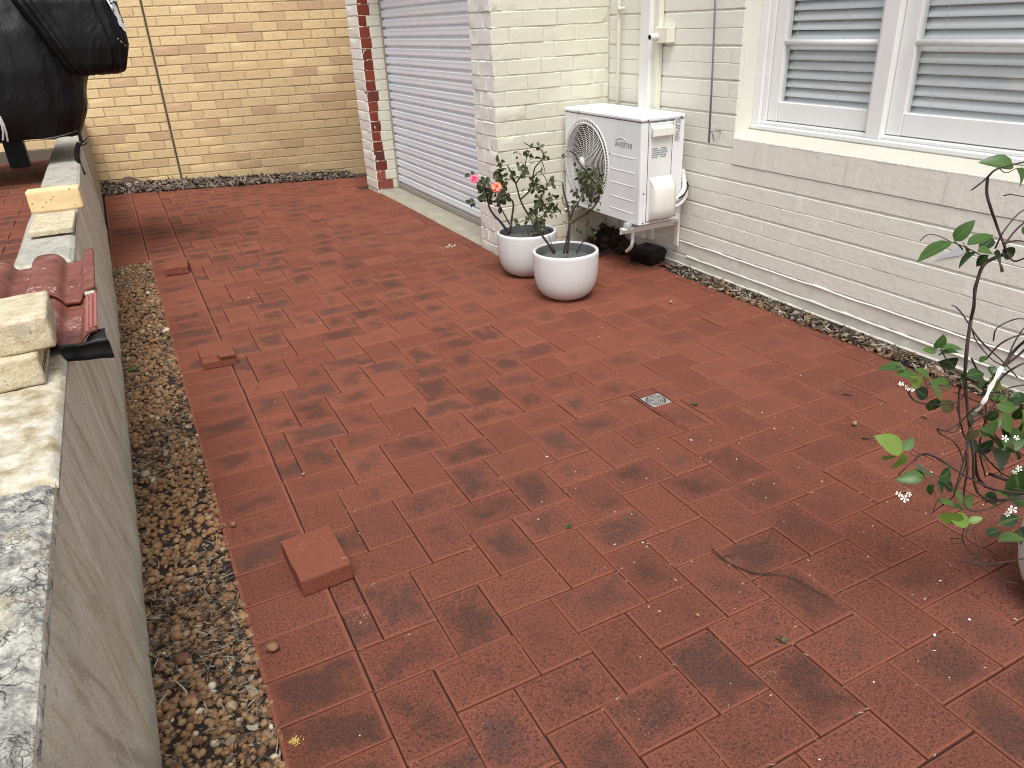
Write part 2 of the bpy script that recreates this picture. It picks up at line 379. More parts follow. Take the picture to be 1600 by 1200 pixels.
MAT = dict(
    paver=m_paver(), brick=m_cream_brick(),
    house=m_painted('white_masonry_paint', (0.775, 0.757, 0.675), (0.70, 0.682, 0.605)),
    cream=m_painted('cream_masonry_paint', (0.68, 0.66, 0.54), (0.61, 0.59, 0.48), 0.35, 0.08),
    sill=m_painted('sill_paint', (0.64, 0.62, 0.53), (0.53, 0.515, 0.43), 0.0, 0.05, 0.3),
    white=m_painted('chalky_white_paint', (0.78, 0.755, 0.70), (0.70, 0.68, 0.63), 0.3, 0.1),
    redbrick=m_rnd('bare_red_brick', [(0, (0.15, 0.035, 0.022)), (0.5, (0.25, 0.055, 0.030)), (0.8, (0.11, 0.04, 0.035)), (1, (0.30, 0.09, 0.06))], 0.9, bump=0.6, bs=60),
    mortar=m_plain('lime_mortar', (0.47, 0.365, 0.22), 0.9, 0.25, 18, 0.6, 120, 0.004),
    jointsand=m_plain('joint_sand', (0.026, 0.015, 0.012), 0.95, 0.4, 30, 0.5, 200, 0.003),
    soil=m_plain('dark_soil', (0.050, 0.036, 0.026), 0.95, 0.4, 25, 0.8, 90, 0.008),
    ground=m_plain('sandy_ground', (0.22, 0.18, 0.13), 0.95, 0.3, 3, 0.6, 60, 0.01),
    render=m_render_wall(), lichen=m_lichen(), patch=m_mortar_patch(),
    concrete=m_plain('stained_concrete', (0.33, 0.30, 0.235), 0.85, 0.35, 9, 0.5, 110, 0.003),
    pebble=m_rnd('laterite_pebble', [(0, (0.20, 0.095, 0.038)), (0.2, (0.34, 0.19, 0.085)), (0.42, (0.27, 0.135, 0.058)), (0.6, (0.40, 0.25, 0.125)), (0.78, (0.14, 0.060, 0.032)), (0.965, (0.36, 0.235, 0.12)), (1.0, (0.68, 0.61, 0.48))], 0.75, bump=0.4, bs=150),
    stone=m_rnd('brown_stone', [(0, (0.16, 0.085, 0.045)), (0.4, (0.26, 0.15, 0.08)), (0.7, (0.12, 0.07, 0.045)), (0.9, (0.34, 0.23, 0.14)), (1, (0.5, 0.45, 0.37))], 0.85, bump=0.5, bs=120),
    litter=m_rnd('dry_litter', [(0, (0.035, 0.024, 0.018)), (0.35, (0.085, 0.056, 0.038)), (0.6, (0.17, 0.135, 0.10)), (0.85, (0.30, 0.26, 0.20)), (1, (0.42, 0.39, 0.34))], 0.85),
    mulch=m_rnd('grey_mulch', [(0, (0.05, 0.038, 0.032)), (0.4, (0.14, 0.11, 0.095)), (0.7, (0.24, 0.20, 0.17)), (0.9, (0.33, 0.25, 0.16)), (1, (0.50, 0.46, 0.40))], 0.9),
    dead=m_rnd('dead_leaf_brown', [(0, (0.028, 0.018, 0.014)), (0.5, (0.055, 0.034, 0.024)), (1, (0.12, 0.065, 0.035))], 0.7),
    petal=m_plain('white_petal', (0.80, 0.78, 0.70), 0.6, 0.08, 90, 0),
    pot=None,
    inner_wall=m_plain('dark_pot_inside', (0.12, 0.12, 0.125), 0.7, 0.2, 40, 0.1),
    potsoil=m_plain('grey_potting_mix', (0.135, 0.135, 0.135), 0.95, 0.4, 60, 0.9, 160, 0.006),
    steel=m_white_metal(), steelside=m_white_metal('white_steel_side', (0.74, 0.745, 0.72), 0.45, 0.45),
    plastic=m_white_metal('ivory_plastic', (0.70, 0.685, 0.63), 0.40, 0.35),
    fangrid=m_plain('pale_grille', (0.66, 0.65, 0.61), 0.45, 0.08, 20, 0),
    dark=m_plain('dark_cavity', (0.018, 0.018, 0.019), 0.8, 0.2, 20, 0),
    blackpl=m_plain('black_plastic', (0.006, 0.006, 0.0065), 0.42, 0.3, 40, 0.2, 150, 0.002, **{'Specular IOR Level': 0.25}),
    door=m_white_metal('door_steel', (0.75, 0.785, 0.835), 0.30, 0.22),
    rail=m_plain('grey_rail', (0.30, 0.275, 0.24), 0.5, 0.2, 20, 0.1),
    timber=m_white_metal('white_gloss_timber', (0.78, 0.785, 0.77), 0.35, 0.22),
    timberin=m_white_metal('ivory_reveal_timber', (0.70, 0.67, 0.57), 0.5, 0.3),
    blind=m_plain('blind_slat_white', (0.78, 0.785, 0.78), 0.45, 0.04, 8, 0),
    glass=m_glass(),
    pipe=m_white_metal('cream_pvc', (0.73, 0.70, 0.58), 0.40, 0.15), duct=m_white_metal('white_pvc', (0.74, 0.735, 0.70), 0.35, 0.12),
    zinc=m_plain('zinc_rod', (0.28, 0.28, 0.30), 0.45, 0.15, 30, 0.1, Metallic=0.6),
    chrome=m_plain('stainless_steel', (0.62, 0.62, 0.61), 0.33, 0.15, 60, 0.05, Metallic=0.85),
    bark=m_rnd('dark_stem', [(0, (0.030, 0.019, 0.015)), (1, (0.060, 0.036, 0.028))], 0.75, bump=0.6, bs=200),
    twine=m_plain('green_stem', (0.11, 0.10, 0.03), 0.7, 0.2, 60, 0.2),
    roseleaf=m_leaf('rose_leaf', [(0, (0.022, 0.034, 0.011)), (0.5, (0.040, 0.056, 0.018)), (0.85, (0.070, 0.085, 0.028)), (1, (0.085, 0.055, 0.025))]),
    jasleaf=m_leaf('jasmine_leaf_dark', [(0, (0.010, 0.026, 0.010)), (0.5, (0.024, 0.060, 0.016)), (1, (0.045, 0.095, 0.024))], 0.35),
    jasmid=m_leaf('jasmine_leaf_green', [(0, (0.055, 0.13, 0.025)), (1, (0.11, 0.20, 0.05))], 0.38, 0.35),
    jasnew=m_leaf('jasmine_leaf_young', [(0, (0.16, 0.29, 0.045)), (1, (0.26, 0.38, 0.08))], 0.4, 0.4),
    jasold=m_leaf('jasmine_leaf_bronze', [(0, (0.07, 0.045, 0.02)), (1, (0.11, 0.10, 0.04))], 0.5),
    weedleaf=m_leaf('weed_leaf', [(0, (0.06, 0.14, 0.03)), (1, (0.11, 0.21, 0.05))], 0.5),
    pink=m_plain('pink_rose_petal', (0.72, 0.10, 0.20), 0.5, 0.25, 120, 0), red=m_plain('coral_rose_petal', (0.66, 0.055, 0.035), 0.5, 0.4, 90, 0),
    coral=m_plain('orange_rose_petal', (0.80, 0.30, 0.16), 0.5, 0.2, 90, 0),
    print=m_plain('grey_print', (0.22, 0.25, 0.27), 0.6, 0.1, 50, 0), paper=m_plain('label_paper', (0.62, 0.61, 0.57), 0.6, 0.1, 50, 0),
    tile=None, cover=None)

def m_pot():
    t = NT('white_glazed_pot'); z = t.sep(t.pos)[2]; n = t.noise(9, 6, 0.65)
    c = t.mix(t.math('MULTIPLY', n, 0.4), (0.66, 0.665, 0.66), (0.56, 0.56, 0.545))
    splash = t.math('MULTIPLY', t.step(t.math('ADD', z, t.math('MULTIPLY', t.noise(16, 5), 0.10)), 0.13, 0.03), t.step(t.noise(120, 4, 0.7), 0.36, 0.62))
    c = t.mix(t.math('MULTIPLY', splash, 0.45), c, (0.34, 0.22, 0.16))
    run = t.step(t.noise(1.0, 5, vec=t.map(t.pos, (34, 34, 3.0))), 0.57, 0.72); c = t.mix(t.math('MULTIPLY', run, 0.22), c, (0.46, 0.45, 0.42))
    c = t.mix(t.math('MULTIPLY', t.step(t.noise(260, 2), 0.66, 0.74), 0.3), c, (0.40, 0.38, 0.35))
    return t.done(c, 0.48, t.bump(t.noise(240, 3), 0.12, 0.001))
MAT['pot'] = m_pot()
def m_tile():
    t = NT('glazed_clay_tile'); n = t.noise(26, 6, 0.65)
    c = t.ramp(n, [(0.30, (0.12, 0.040, 0.028)), (0.5, (0.19, 0.062, 0.044)), (0.7, (0.25, 0.092, 0.070))])
    bl = t.step(t.noise(7, 5), 0.53, 0.66)
    c = t.mix(t.math('MULTIPLY', bl, 0.45), c, (0.33, 0.17, 0.17))
    wear = t.math('MULTIPLY', t.step(t.math('MULTIPLY', t.noise(85, 5), t.noise(14, 3)), 0.34, 0.40), 0.6)
    c = t.mix(wear, c, (0.66, 0.58, 0.54))
    return t.done(c, 0.55, t.bump(t.noise(90, 4), 0.3, 0.002), **{'Specular IOR Level': 0.3})
MAT['tile'] = m_tile()
def m_cover():
    t = NT('black_nylon'); n = t.noise(3.0, 4)
    return t.done(t.mix(n, (0.0035, 0.0035, 0.004), (0.006, 0.006, 0.0065)), 0.46, t.bump(t.math('ADD', t.noise(1.0, 3, vec=t.map(t.pos, (7, 4, 2.6)), dist=0.8), t.math('MULTIPLY', t.noise(700, 1), 0.02)), 0.75, 0.035), **{'Specular IOR Level': 0.22})
MAT['cover'] = m_cover()

# ================================================================== THE SETTING
g = MB(); g.quad((-30, -30, -0.09), (30, -30, -0.09), (30, 30, -0.09), (-30, 30, -0.09))
tag(g.build('ground', MAT['ground']), kind='structure')

# ---- courtyard paving: header course along the gravel, 90 degree herringbone beyond it
PL, PW = 0.232, 0.1543; GAP = 0.0044; HX, HY = 0.62722, -0.23879
EDGE_W = 2.925                                   # paving stops short of the house, a strip of stones lies between
def far_edge(x): return 7.07 - 0.085*x
bed = MB(); nx, ny = 30, 60
xs = np.linspace(-0.26, 3.6, nx); ys = np.linspace(-2.6, 8.4, ny)
bed.add([(x, y, gz(x, y)-0.011) for y in ys for x in xs], [(j*nx+i, j*nx+i+1, (j+1)*nx+i+1, (j+1)*nx+i) for j in range(ny-1) for i in range(nx-1)])
paving = bed.build('paving', MAT['jointsand']); tag(paving, kind='structure')

def xlimit(y): return EDGE_W if y < 1.97 else (3.03 if y < 2.84 else (2.19 if y < 5.99 else 3.3))
def clip_rect(x0, x1, y0, y1):
    """Cut a paver where it meets walls, slab and edging: returns a rectangle or nothing."""
    cy = (y0+y1)/2
    x1 = min(x1, xlimit(cy))
    if cy < 2.84 and x1 > 2.19: y1 = min(y1, 2.838)
    if x1 > 2.19 and 2.80 < y0 < 5.99: return None
    y1 = min(y1, far_edge((x0+x1)/2))
    if x1-x0 < 0.007 or y1-y0 < 0.007: return None
    return x0, x1, y0, y1
HEDGE = PL+0.0096
DRAIN = (1.776, 0.583, 0.05)
PAVERS = []                                      # (x0,x1,y0,y1, along_x)
k = -14
while True:                                      # header course, then the wall-side headers past the gravel
    y0 = -k*PW - PW if False else k*PW; y1 = y0+PW
    if y0 > 7.2: break
    if y0 < 4.12 - 0.02 or True:
        r = clip_rect(0.0, HEDGE, y0, y1)
        if r: PAVERS.append((*r, True))
    if y0 > 4.25:
        r = clip_rect(-0.252, -0.003, y0-0.02, y1-0.02)
        if r: PAVERS.append((*r, True))
    k += 1
for n in range(-60, 60):
    for m_ in range(-40, 40):
        ox, oy = HX + n*PW + m_*PL, HY - n*PW + m_*PL
        for (x0, x1, y0, y1, ax) in ((ox, ox+PL, oy, oy+PW, True), (ox, ox+PW, oy-PL, oy, False)):
            if x1 < HEDGE+0.012 or x0 > 3.4 or y1 < -2.5 or y0 > 7.4: continue
            r = clip_rect(max(x0, HEDGE), x1, y0, y1)
            if not r: continue
            # make room for the drain
            dx, dy, dh = DRAIN
            if r[0] < dx+dh and r[1] > dx-dh and r[2] < dy+dh and r[3] > dy-dh:
                x0, x1, y0, y1 = r
                for q in ((x0, dx-dh, y0, y1), (dx+dh, x1, y0, y1), (max(x0, dx-dh), min(x1, dx+dh), y0, dy-dh), (max(x0, dx-dh), min(x1, dx+dh), dy+dh, y1)):
                    if q[1]-q[0] > 0.006 and q[3]-q[2] > 0.006: PAVERS.append((*q, ax))
            else: PAVERS.append((*r, ax))
def paver_geo(L, W, T=0.05, c=0.0022):
    a, b = L/2-GAP/2, W/2-GAP/2
    V = [(-a, -b, -T), (a, -b, -T), (a, b, -T), (-a, b, -T), (-a, -b, -c), (a, -b, -c), (a, b, -c), (-a, b, -c),
         (-a+c, -b+c, 0), (a-c, -b+c, 0), (a-c, b-c, 0), (-a+c, b-c, 0)]
    F = [(8, 9, 10, 11)] + [(i, (i+1) % 4, 4+(i+1) % 4, 4+i) for i in range(4)] + [(4+i, 4+(i+1) % 4, 8+(i+1) % 4, 8+i) for i in range(4)]
    return V, F
def seen_area(x0, x1, y0, y1):
    cx, cy = (x0+x1)/2, (y0+y1)/2
    u, v, z = proj((cx, cy, gz(cx, cy)))
    if z < 0.2 or not (-40 < u < 1640 and -20 < v < 1240): return 0
    if z < 0.3: return 0
    du = proj((cx+0.01, cy, 0)); dv = proj((cx, cy+0.01, 0)); c0 = proj((cx, cy, 0))
    a = abs((du[0]-c0[0])*(dv[1]-c0[1]) - (du[1]-c0[1])*(dv[0]-c0[0]))
    return a*(x1-x0)*(y1-y0)
ranked = sorted(range(len(PAVERS)), key=lambda i: -seen_area(*PAVERS[i][:4]))
solo = [i for i in ranked[:298] if PAVERS[i][2] < 4.9 and seen_area(*PAVERS[i][:4]) > 0]; solo_set = set(solo)
pcache = {}
def paver_mesh(L, W):
    key = (round(L, 3), round(W, 3))
    if key not in pcache:
        V, F = paver_geo(L, W); pcache[key] = mesh('paver', V, F, uv=[(v[0], v[1]) for v in V], mats=[MAT['paver']])
    return pcache[key]
rest = MB(); rest_uv = []; rest_r = []
for i, (x0, x1, y0, y1, ax) in enumerate(PAVERS):
    cx, cy = (x0+x1)/2, (y0+y1)/2; a, b = (x1-x0, y1-y0) if ax else (y1-y0, x1-x0)
    dz = rng.normal(0, 0.0011); tx, ty = rng.normal(0, 0.004, 2); yaw = (0 if ax else math.pi/2) + rng.normal(0, 0.004)
    jx, jy = rng.normal(0, 0.0007, 2)
    if i in solo_set:
        place('paver', paver_mesh(a, b), paving, (cx+jx, cy+jy, gz(cx, cy)+dz), (tx, ty, yaw))
    else:
        V, F = paver_geo(a, b); c, s = math.cos(yaw), math.sin(yaw)
        W_ = [(cx+jx+c*v[0]-s*v[1], cy+jy+s*v[0]+c*v[1]) for v in V]
        rest.add([(p[0], p[1], v[2]+dz+tx*v[1]+gz(p[0], p[1])) for p, v in zip(W_, V)], F)
        rest_uv += [(v[0], v[1]) for v in V]; rest_r += [rng.random()]*len(V)
me = mesh('distant_pavers', rest.V, rest.F, uv=rest_uv, col=rest_r, mats=[MAT['paver']])
tag(place('distant_pavers', me, paving), kind='stuff')

# ---- gravel beds
def pebbles(n, xr, yr, size, z0, zj, seed, flat=0.75, keep=None, rough=0.16):
    r = np.random.default_rng(seed)
    t = (1+5**0.5)/2
    iv = np.array([(-1,t,0),(1,t,0),(-1,-t,0),(1,-t,0),(0,-1,t),(0,1,t),(0,-1,-t),(0,1,-t),(t,0,-1),(t,0,1),(-t,0,-1),(-t,0,1)], float); iv /= np.linalg.norm(iv[0])
    fc = [(0,11,5),(0,5,1),(0,1,7),(0,7,10),(0,10,11),(1,5,9),(5,11,4),(11,10,2),(10,7,6),(7,1,8),(3,9,4),(3,4,2),(3,2,6),(3,6,8),(3,8,9),(4,9,5),(2,4,11),(6,2,10),(8,6,7),(9,8,1)]
    V = [tuple(v) for v in iv]; cache = {}; F = []
    def mid(a, b):
        key = (min(a, b), max(a, b))
        if key not in cache:
            m = np.array(V[a])+V[b]; V.append(tuple(m/np.linalg.norm(m))); cache[key] = len(V)-1
        return cache[key]
    for a, b, c in fc:
        ab, bc, ca = mid(a, b), mid(b, c), mid(c, a); F += [(a, ab, ca), (b, bc, ab), (c, ca, bc), (ab, bc, ca)]
    B = np.array(V); F = np.array(F); nb = len(B)
    shapes = []
    for _ in range(24):
        s = B*(1 + r.normal(0, rough, (nb, 1))*0.5); d = r.normal(0, 1, (3, 3)); 
        for k in range(3):
            dn = d[k]/np.linalg.norm(d[k]); s = s - np.clip(s @ dn - 0.75, 0, None)[:, None]*dn
        shapes.append(s)
    OV = []; OF = []; OR = []; c = 0
    for _ in range(n):
        x = r.uniform(*xr); y = r.uniform(*yr)
        if keep and not keep(x, y): continue
        sz = size*np.exp(r.normal(0, 0.28))/2
        sc = np.array([1, r.uniform(0.72, 1), r.uniform(0.62, 0.95)])*sz
        q = Matrix.Rotation(r.uniform(0, 6.28), 3, 'Z') @ Matrix.Rotation(r.normal(0, 0.5), 3, 'X')
        P = (shapes[r.integers(24)]*sc) @ np.array(q).T + (x, y, gz(x, y) + z0 + r.uniform(-zj, zj))
        OV.append(P); OF.append(F+c*nb); OR.append(np.full(nb, r.random())); c += 1
    return np.concatenate(OV), np.concatenate(OF), np.concatenate(OR)
def fast_mesh(name, V, F, mat, rnd=None, smooth=True):
    me = bpy.data.meshes.new(name); nf, k = F.shape
    me.vertices.add(len(V)); me.vertices.foreach_set('co', np.asarray(V, np.float32).ravel())
    me.loops.add(nf*k); me.loops.foreach_set('vertex_index', F.astype(np.int32).ravel())
    me.polygons.add(nf); me.polygons.foreach_set('loop_start', np.arange(0, nf*k, k, dtype=np.int32))
    me.update(calc_edges=True); me.validate()
    if smooth: me.shade_smooth()
    if rnd is not None:
        a = me.attributes.new('rnd', 'FLOAT', 'POINT'); a.data.foreach_set('value', np.asarray(rnd, np.float32))
    me.materials.append(mat); return me
soil = MB(); ns = 60
for (xa, xb, ya, yb, z) in ((-0.27, 0.004, -2.6, 4.26, -0.026), (EDGE_W-0.004, 3.06, -2.6, 2.0, -0.012)):
    yy = np.linspace(ya, yb, ns)
    soil.add([(x, y, z) for y in yy for x in (xa, xb)], [(2*i, 2*i+1, 2*i+3, 2*i+2) for i in range(ns-1)])
bs = [(-0.6, far_edge(-0.6)), (3.4, far_edge(3.4)), (3.4, 7.3), (-0.6, 8.1)]
soil.add([(x, y, gz(x, y)-0.006) for x, y in bs], [(0, 1, 2, 3)])
tag(soil.build('soil', MAT['soil']), kind='structure')
V, F, rr = pebbles(9600, (-0.262, 0.008), (-1.9, 4.28), 0.0182, -0.010, 0.009, 3, keep=lambda x, y: not (x > -0.06 and mnoise.noise((x*9, y*4, 0)) > 0.46))
tag(place('gravel', fast_mesh('gravel', V, F, MAT['pebble'], rr)), 'loose rounded brown laterite gravel in the strip below the rendered wall', 'gravel', kind='stuff')
V, F, rr = pebbles(720, (EDGE_W-0.012, 3.045), (-1.2, 1.98), 0.021, 0.004, 0.008, 4, rough=0.35, keep=lambda x, y: y < 1.75 and mnoise.noise((x*5, y*6, 3)) > -0.35)
tag(place('gravel_along_house', fast_mesh('gravel_along_house', V, F, MAT['stone'], rr)), 'coarse brown stones in the thin strip along the white house wall', 'gravel', kind='stuff')

def scraps(n, pos, length, width, seed, bend=0.3, up=0.25, rrange=(0, 1)):
    """Thin curved strips: dead leaves, needles, bark."""
    r = np.random.default_rng(seed); OV = []; OF = []; OR = []; c = 0
    for _ in range(n):
        p = pos(r)
        if p is None: continue
        L = length*np.exp(r.normal(0, 0.4)); W = width*np.exp(r.normal(0, 0.4)); a = r.uniform(0, 6.28); b = r.normal(0, bend); e = r.normal(0, up); tw = r.normal(0, 0.7)
        k = 4; P = []
        for i in range(k+1):
            t = i/k-0.5; w = W*math.sqrt(max(0.03, 1-(2*t)**2))/2
            cx, cy, cz = t*L, b*L*t*t, e*L*t + 0.12*L*(0.25-t*t)
            P += [(cx, cy-w*math.cos(tw), cz-w*math.sin(tw)), (cx, cy+w*math.cos(tw), cz+w*math.sin(tw))]
        P = np.array(P); ca, sa = math.cos(a), math.sin(a)
        P = np.stack([P[:, 0]*ca-P[:, 1]*sa+p[0], P[:, 0]*sa+P[:, 1]*ca+p[1], P[:, 2]+p[2]], 1)
        OV.append(P); OF.append(np.array([(2*i, 2*i+2, 2*i+3, 2*i+1) for i in range(k)])+c*(2*k+2)); OR.append(np.full(2*k+2, r.uniform(*rrange))); c += 1
    return np.concatenate(OV), np.concatenate(OF), np.concatenate(OR)
def strip_pos(r):
    x, y = r.uniform(-0.25, 0.0), r.uniform(-1.9, 4.2)
    d = mnoise.noise((x*5, y*2.2, 7)) + (0.30 if y < 0.25 else 0) + (0.15 if y < -0.2 else 0) + (0.1 if x > -0.05 else 0) + (0.25 if y > 4.0 else 0)
    return (x, y, 0.0 + r.uniform(-0.004, 0.007)) if d + r.normal(0, 0.25) > 0.25 else None
V, F, rr = scraps(15000, strip_pos, 0.030, 0.0026, 5)
V2, F2, rr2 = scraps(900, strip_pos, 0.030, 0.010, 6)
me = fast_mesh('leaf_litter', np.concatenate([V, V2]), np.concatenate([F, F2+len(V)]), MAT['litter'], np.concatenate([rr, rr2]))
tag(place('leaf_litter', me), 'dry needles and leaf scraps lying on the gravel strip', 'leaf litter', kind='stuff')
def back_pos(r):
    x = r.uniform(-0.35, 2.3); a, b = far_edge(x), 7.60-0.2*x
    y = a - 0.02 + (b-a+0.02)*r.random(); return (x, y, gz(x, y) + 0.004 + 0.02*r.random() + 0.02*ss(a, b, y))
V, F, rr = scraps(5200, back_pos, 0.045, 0.016, 8, up=0.5)
me = fast_mesh('mulch', V, F, MAT['mulch'], rr)
tag(place('mulch', me), 'grey bark mulch along the foot of the cream brick wall', 'mulch', kind='stuff')
def house_pos(r):
    x, y = r.uniform(EDGE_W-0.01, 3.035), r.uniform(-1.2, 2.0)
    return (x, y, 0.004 + 0.016*r.random()) if r.random() < (0.9 if x > 2.98 else 0.45) else None
V, F, rr = scraps(4200, house_pos, 0.032, 0.006, 9, up=0.45, rrange=(0, 0.75))
tag(place('mulch_along_house', fast_mesh('mulch_along_house', V, F, MAT['litter'], rr)), 'dark twiggy litter between the house wall and the paving', 'leaf litter', kind='stuff')
def corner_pos(r):
    x, y = 3.02-abs(r.normal(0, 0.09)), 2.82-abs(r.normal(0, 0.22))
    return (x, y, 0.006 + 0.09*r.random()*math.exp(-((3.0-x)/0.1)**2)*math.exp(-((2.75-y)/0.28)**2)) if x > 2.6 and y > 2.05 else None
V, F, rr = scraps(420, corner_pos, 0.075, 0.030, 10, bend=0.5, up=0.5)
tag(place('dead_leaves', fast_mesh('dead_leaves', V, F, MAT['dead'], rr)), 'drift of dark dead leaves in the corner below the air conditioner', 'leaf litter', kind='stuff')
def pet_pos(r):
    if r.random() < 0.55: x, y = r.uniform(0.9, 2.4), r.uniform(-1.0, 0.35)
    else: x, y = r.uniform(0.1, 2.6), r.uniform(-1.0, 3.2)
    return (x, y, 0.0035)
V, F, rr = scraps(190, pet_pos, 0.0055, 0.0026, 11, bend=0.4, up=0.1)
tag(place('petal_litter', fast_mesh('petal_litter', V, F, MAT['petal'])), 'tiny fallen white petals scattered over the red paving', 'petals', kind='stuff')
def grit_pos(r):
    i = r.integers(len(PAVERS)); x0, x1, y0, y1, _ = PAVERS[i]
    if y0 > 3.2: return None
    if r.random() < 0.5: return (x0 + r.normal(0, 0.0015), r.uniform(y0, y1), -0.001)
    return (r.uniform(x0, x1), y0 + r.normal(0, 0.0015), -0.001)
V, F, rr = scraps(3600, grit_pos, 0.010, 0.0024, 12, up=0.1)
tag(place('joint_litter', fast_mesh('joint_litter', V, F, MAT['litter'], rr)), 'grit and dry scraps caught in the joints of the paving', 'litter', kind='stuff')

# ---- raised terrace beyond the low wall
TZ = 0.62
tr = MB(); tr.box((-4.0, -3.0, TZ-0.3), (-0.44, 5.62, TZ-0.006))
terrace = tr.build('terrace', MAT['jointsand']); tag(terrace, kind='structure')
for j in range(-4, 36):
    for i in range(6):
        x1 = -0.47 - i*PL + (0.0 if j % 2 else 0.11); y0 = 0.2 + j*PW*1.0
        if y0 > 5.55 or y0 < 1.0: continue
        x0 = x1-PL; x1 = min(x1, -0.462)
        if x1-x0 < 0.03: continue
        place('paver', paver_mesh(x1-x0, PW), terrace, ((x0+x1)/2, y0+PW/2, TZ+rng.normal(0, 0.001)), (rng.normal(0, .006), rng.normal(0, .006), 0))
gb = MB(); gb.quad((-4, 5.6, 0.455), (-0.42, 5.6, 0.455), (-0.42, 9.5, 0.47), (-4, 9.5, 0.47))
tag(gb.build('garden_bed', MAT['soil']), kind='structure')

# ================================================================== WALLS
# ---- low rendered wall on the courtyard's edge
def wall_x(y):
    pts = [(-3, -0.257), (3.5, -0.253), (4.6, -0.262), (5.6, -0.270), (6.3, -0.292), (7.2, -0.318), (8.0, -0.345)]
    for (a, xa), (b, xb) in zip(pts, pts[1:]):
        if y <= b: return xa + (xb-xa)*(y-a)/(b-a)
    return pts[-1][1]
low = empty('low_wall', (-0.35, 1.0, 0), 'low cement rendered wall with a lichened top bordering the gravel strip', 'wall')
def grid_mesh(fn, us, vs):
    V = [fn(u, v) for u in us for v in vs]; m = len(vs)
    return V, [(i*m+j, (i+1)*m+j, (i+1)*m+j+1, i*m+j+1) for i in range(len(us)-1) for j in range(m-1)]
us = np.concatenate([np.linspace(-2.6, 1.0, 120), np.linspace(1.03, 7.75, 90)]); vs_ = np.linspace(-0.06, 0.742, 26)
def face_pt(y, z):
    n = 0.006*mnoise.noise((y*1.6, z*2.2, 1)) + 0.0035*mnoise.noise((y*6, z*5+y*4, 2))
    n *= 1-ss(0.66, 0.742, z)
    return (wall_x(y) + n + 0.010*(0.75-z), y, z)
V, F = grid_mesh(face_pt, us, vs_)
place('rendered_face', mesh('rendered_face', V, F, True, [MAT['render']]), low)
b = MB(); b.box((-0.452, -2.6, -0.06), (-0.272, 7.70, 0.738)); b.build('core', MAT['concrete'], low)
us = np.concatenate([np.linspace(-2.6, -1.2, 20), np.linspace(-1.19, 0.35, 330), np.linspace(0.36, 2.2, 150), np.linspace(2.23, 7.72, 90)])
ts = np.concatenate([[-0.02], np.linspace(0, 1, 44), [1.0, 1.0]])
def top_pt(y, t):
    x1 = wall_x(y); x0 = -0.455; tc = min(1, max(0, t)); x = x0 + (x1-x0)*tc
    rough = 1.0 - 0.78*ss(0.05, 0.9, y)
    d = 0.005*abs(mnoise.noise((x*20, y*20, 4))) + 0.004*mnoise.noise((x*70, y*70, 5)) + 0.003*mnoise.noise((x*160, y*160, 6))
    h = 0.745 + d*rough + 0.006*mnoise.noise((x*6, y*3, 9)); e = min(tc, 1-tc)
    h -= 0.010*(1-ss(0, 0.10, e)); x += 0.004*mnoise.noise((y*25, 0, 3))*(1-ss(0, 0.15, e))*rough
    return (x, y, h)
top_pts_t = list(np.linspace(0, 1, 46))
def top_full(y, t):
    if t < 0: x, yy, h = top_pt(y, 0); return (x, yy, 0.70)
    if t > 1: x, yy, h = top_pt(y, 1); return (wall_x(y)+0.0015, yy, 0.722)
    return top_pt(y, t)
V, F = grid_mesh(top_full, us, [-1]+top_pts_t+[2])
F = [f[::-1] for f in F]
place('wall_top', mesh('wall_top', V, F, True, [MAT['lichen']]), low, )
# pale mortar bed smeared across the top under the stacked bricks
def patch(name, y0, y1, x0, x1, th, seed):
    uu = np.linspace(0, 1, 60); vv = np.linspace(0, 1, 30)
    def f(u, v):
        y = y0+(y1-y0)*u; x = x0+(x1-x0)*v
        e = min(u, 1-u, )*(y1-y0); e2 = min(v+0.3, 1-v)*(abs(x1-x0))
        y += 0.012*mnoise.noise((x*30, u*5, seed)) ; edge = ss(0, 0.02, e)*ss(-0.004, 0.012, e2)
        crack = 0.004*ss(0.05, 0.0, abs(mnoise.noise((x*7, y*9, seed+2))))
        return (x, y, 0.748 + th*edge + 0.0035*mnoise.noise((x*40, y*40, seed+1)) - crack - 0.012*(1-edge))
    V, F = grid_mesh(f, uu, vv); F = [q[::-1] for q in F]
    return place(name, mesh(name, V, F, True, [MAT['patch']]), low)
patch('mortar_smear', -0.245, 0.46, -0.46, wall_x(0)+0.004, 0.008, 11)
patch('mortar_smear', 1.02, 1.5, -0.455, wall_x(1.2)+0.002, 0.005, 17)

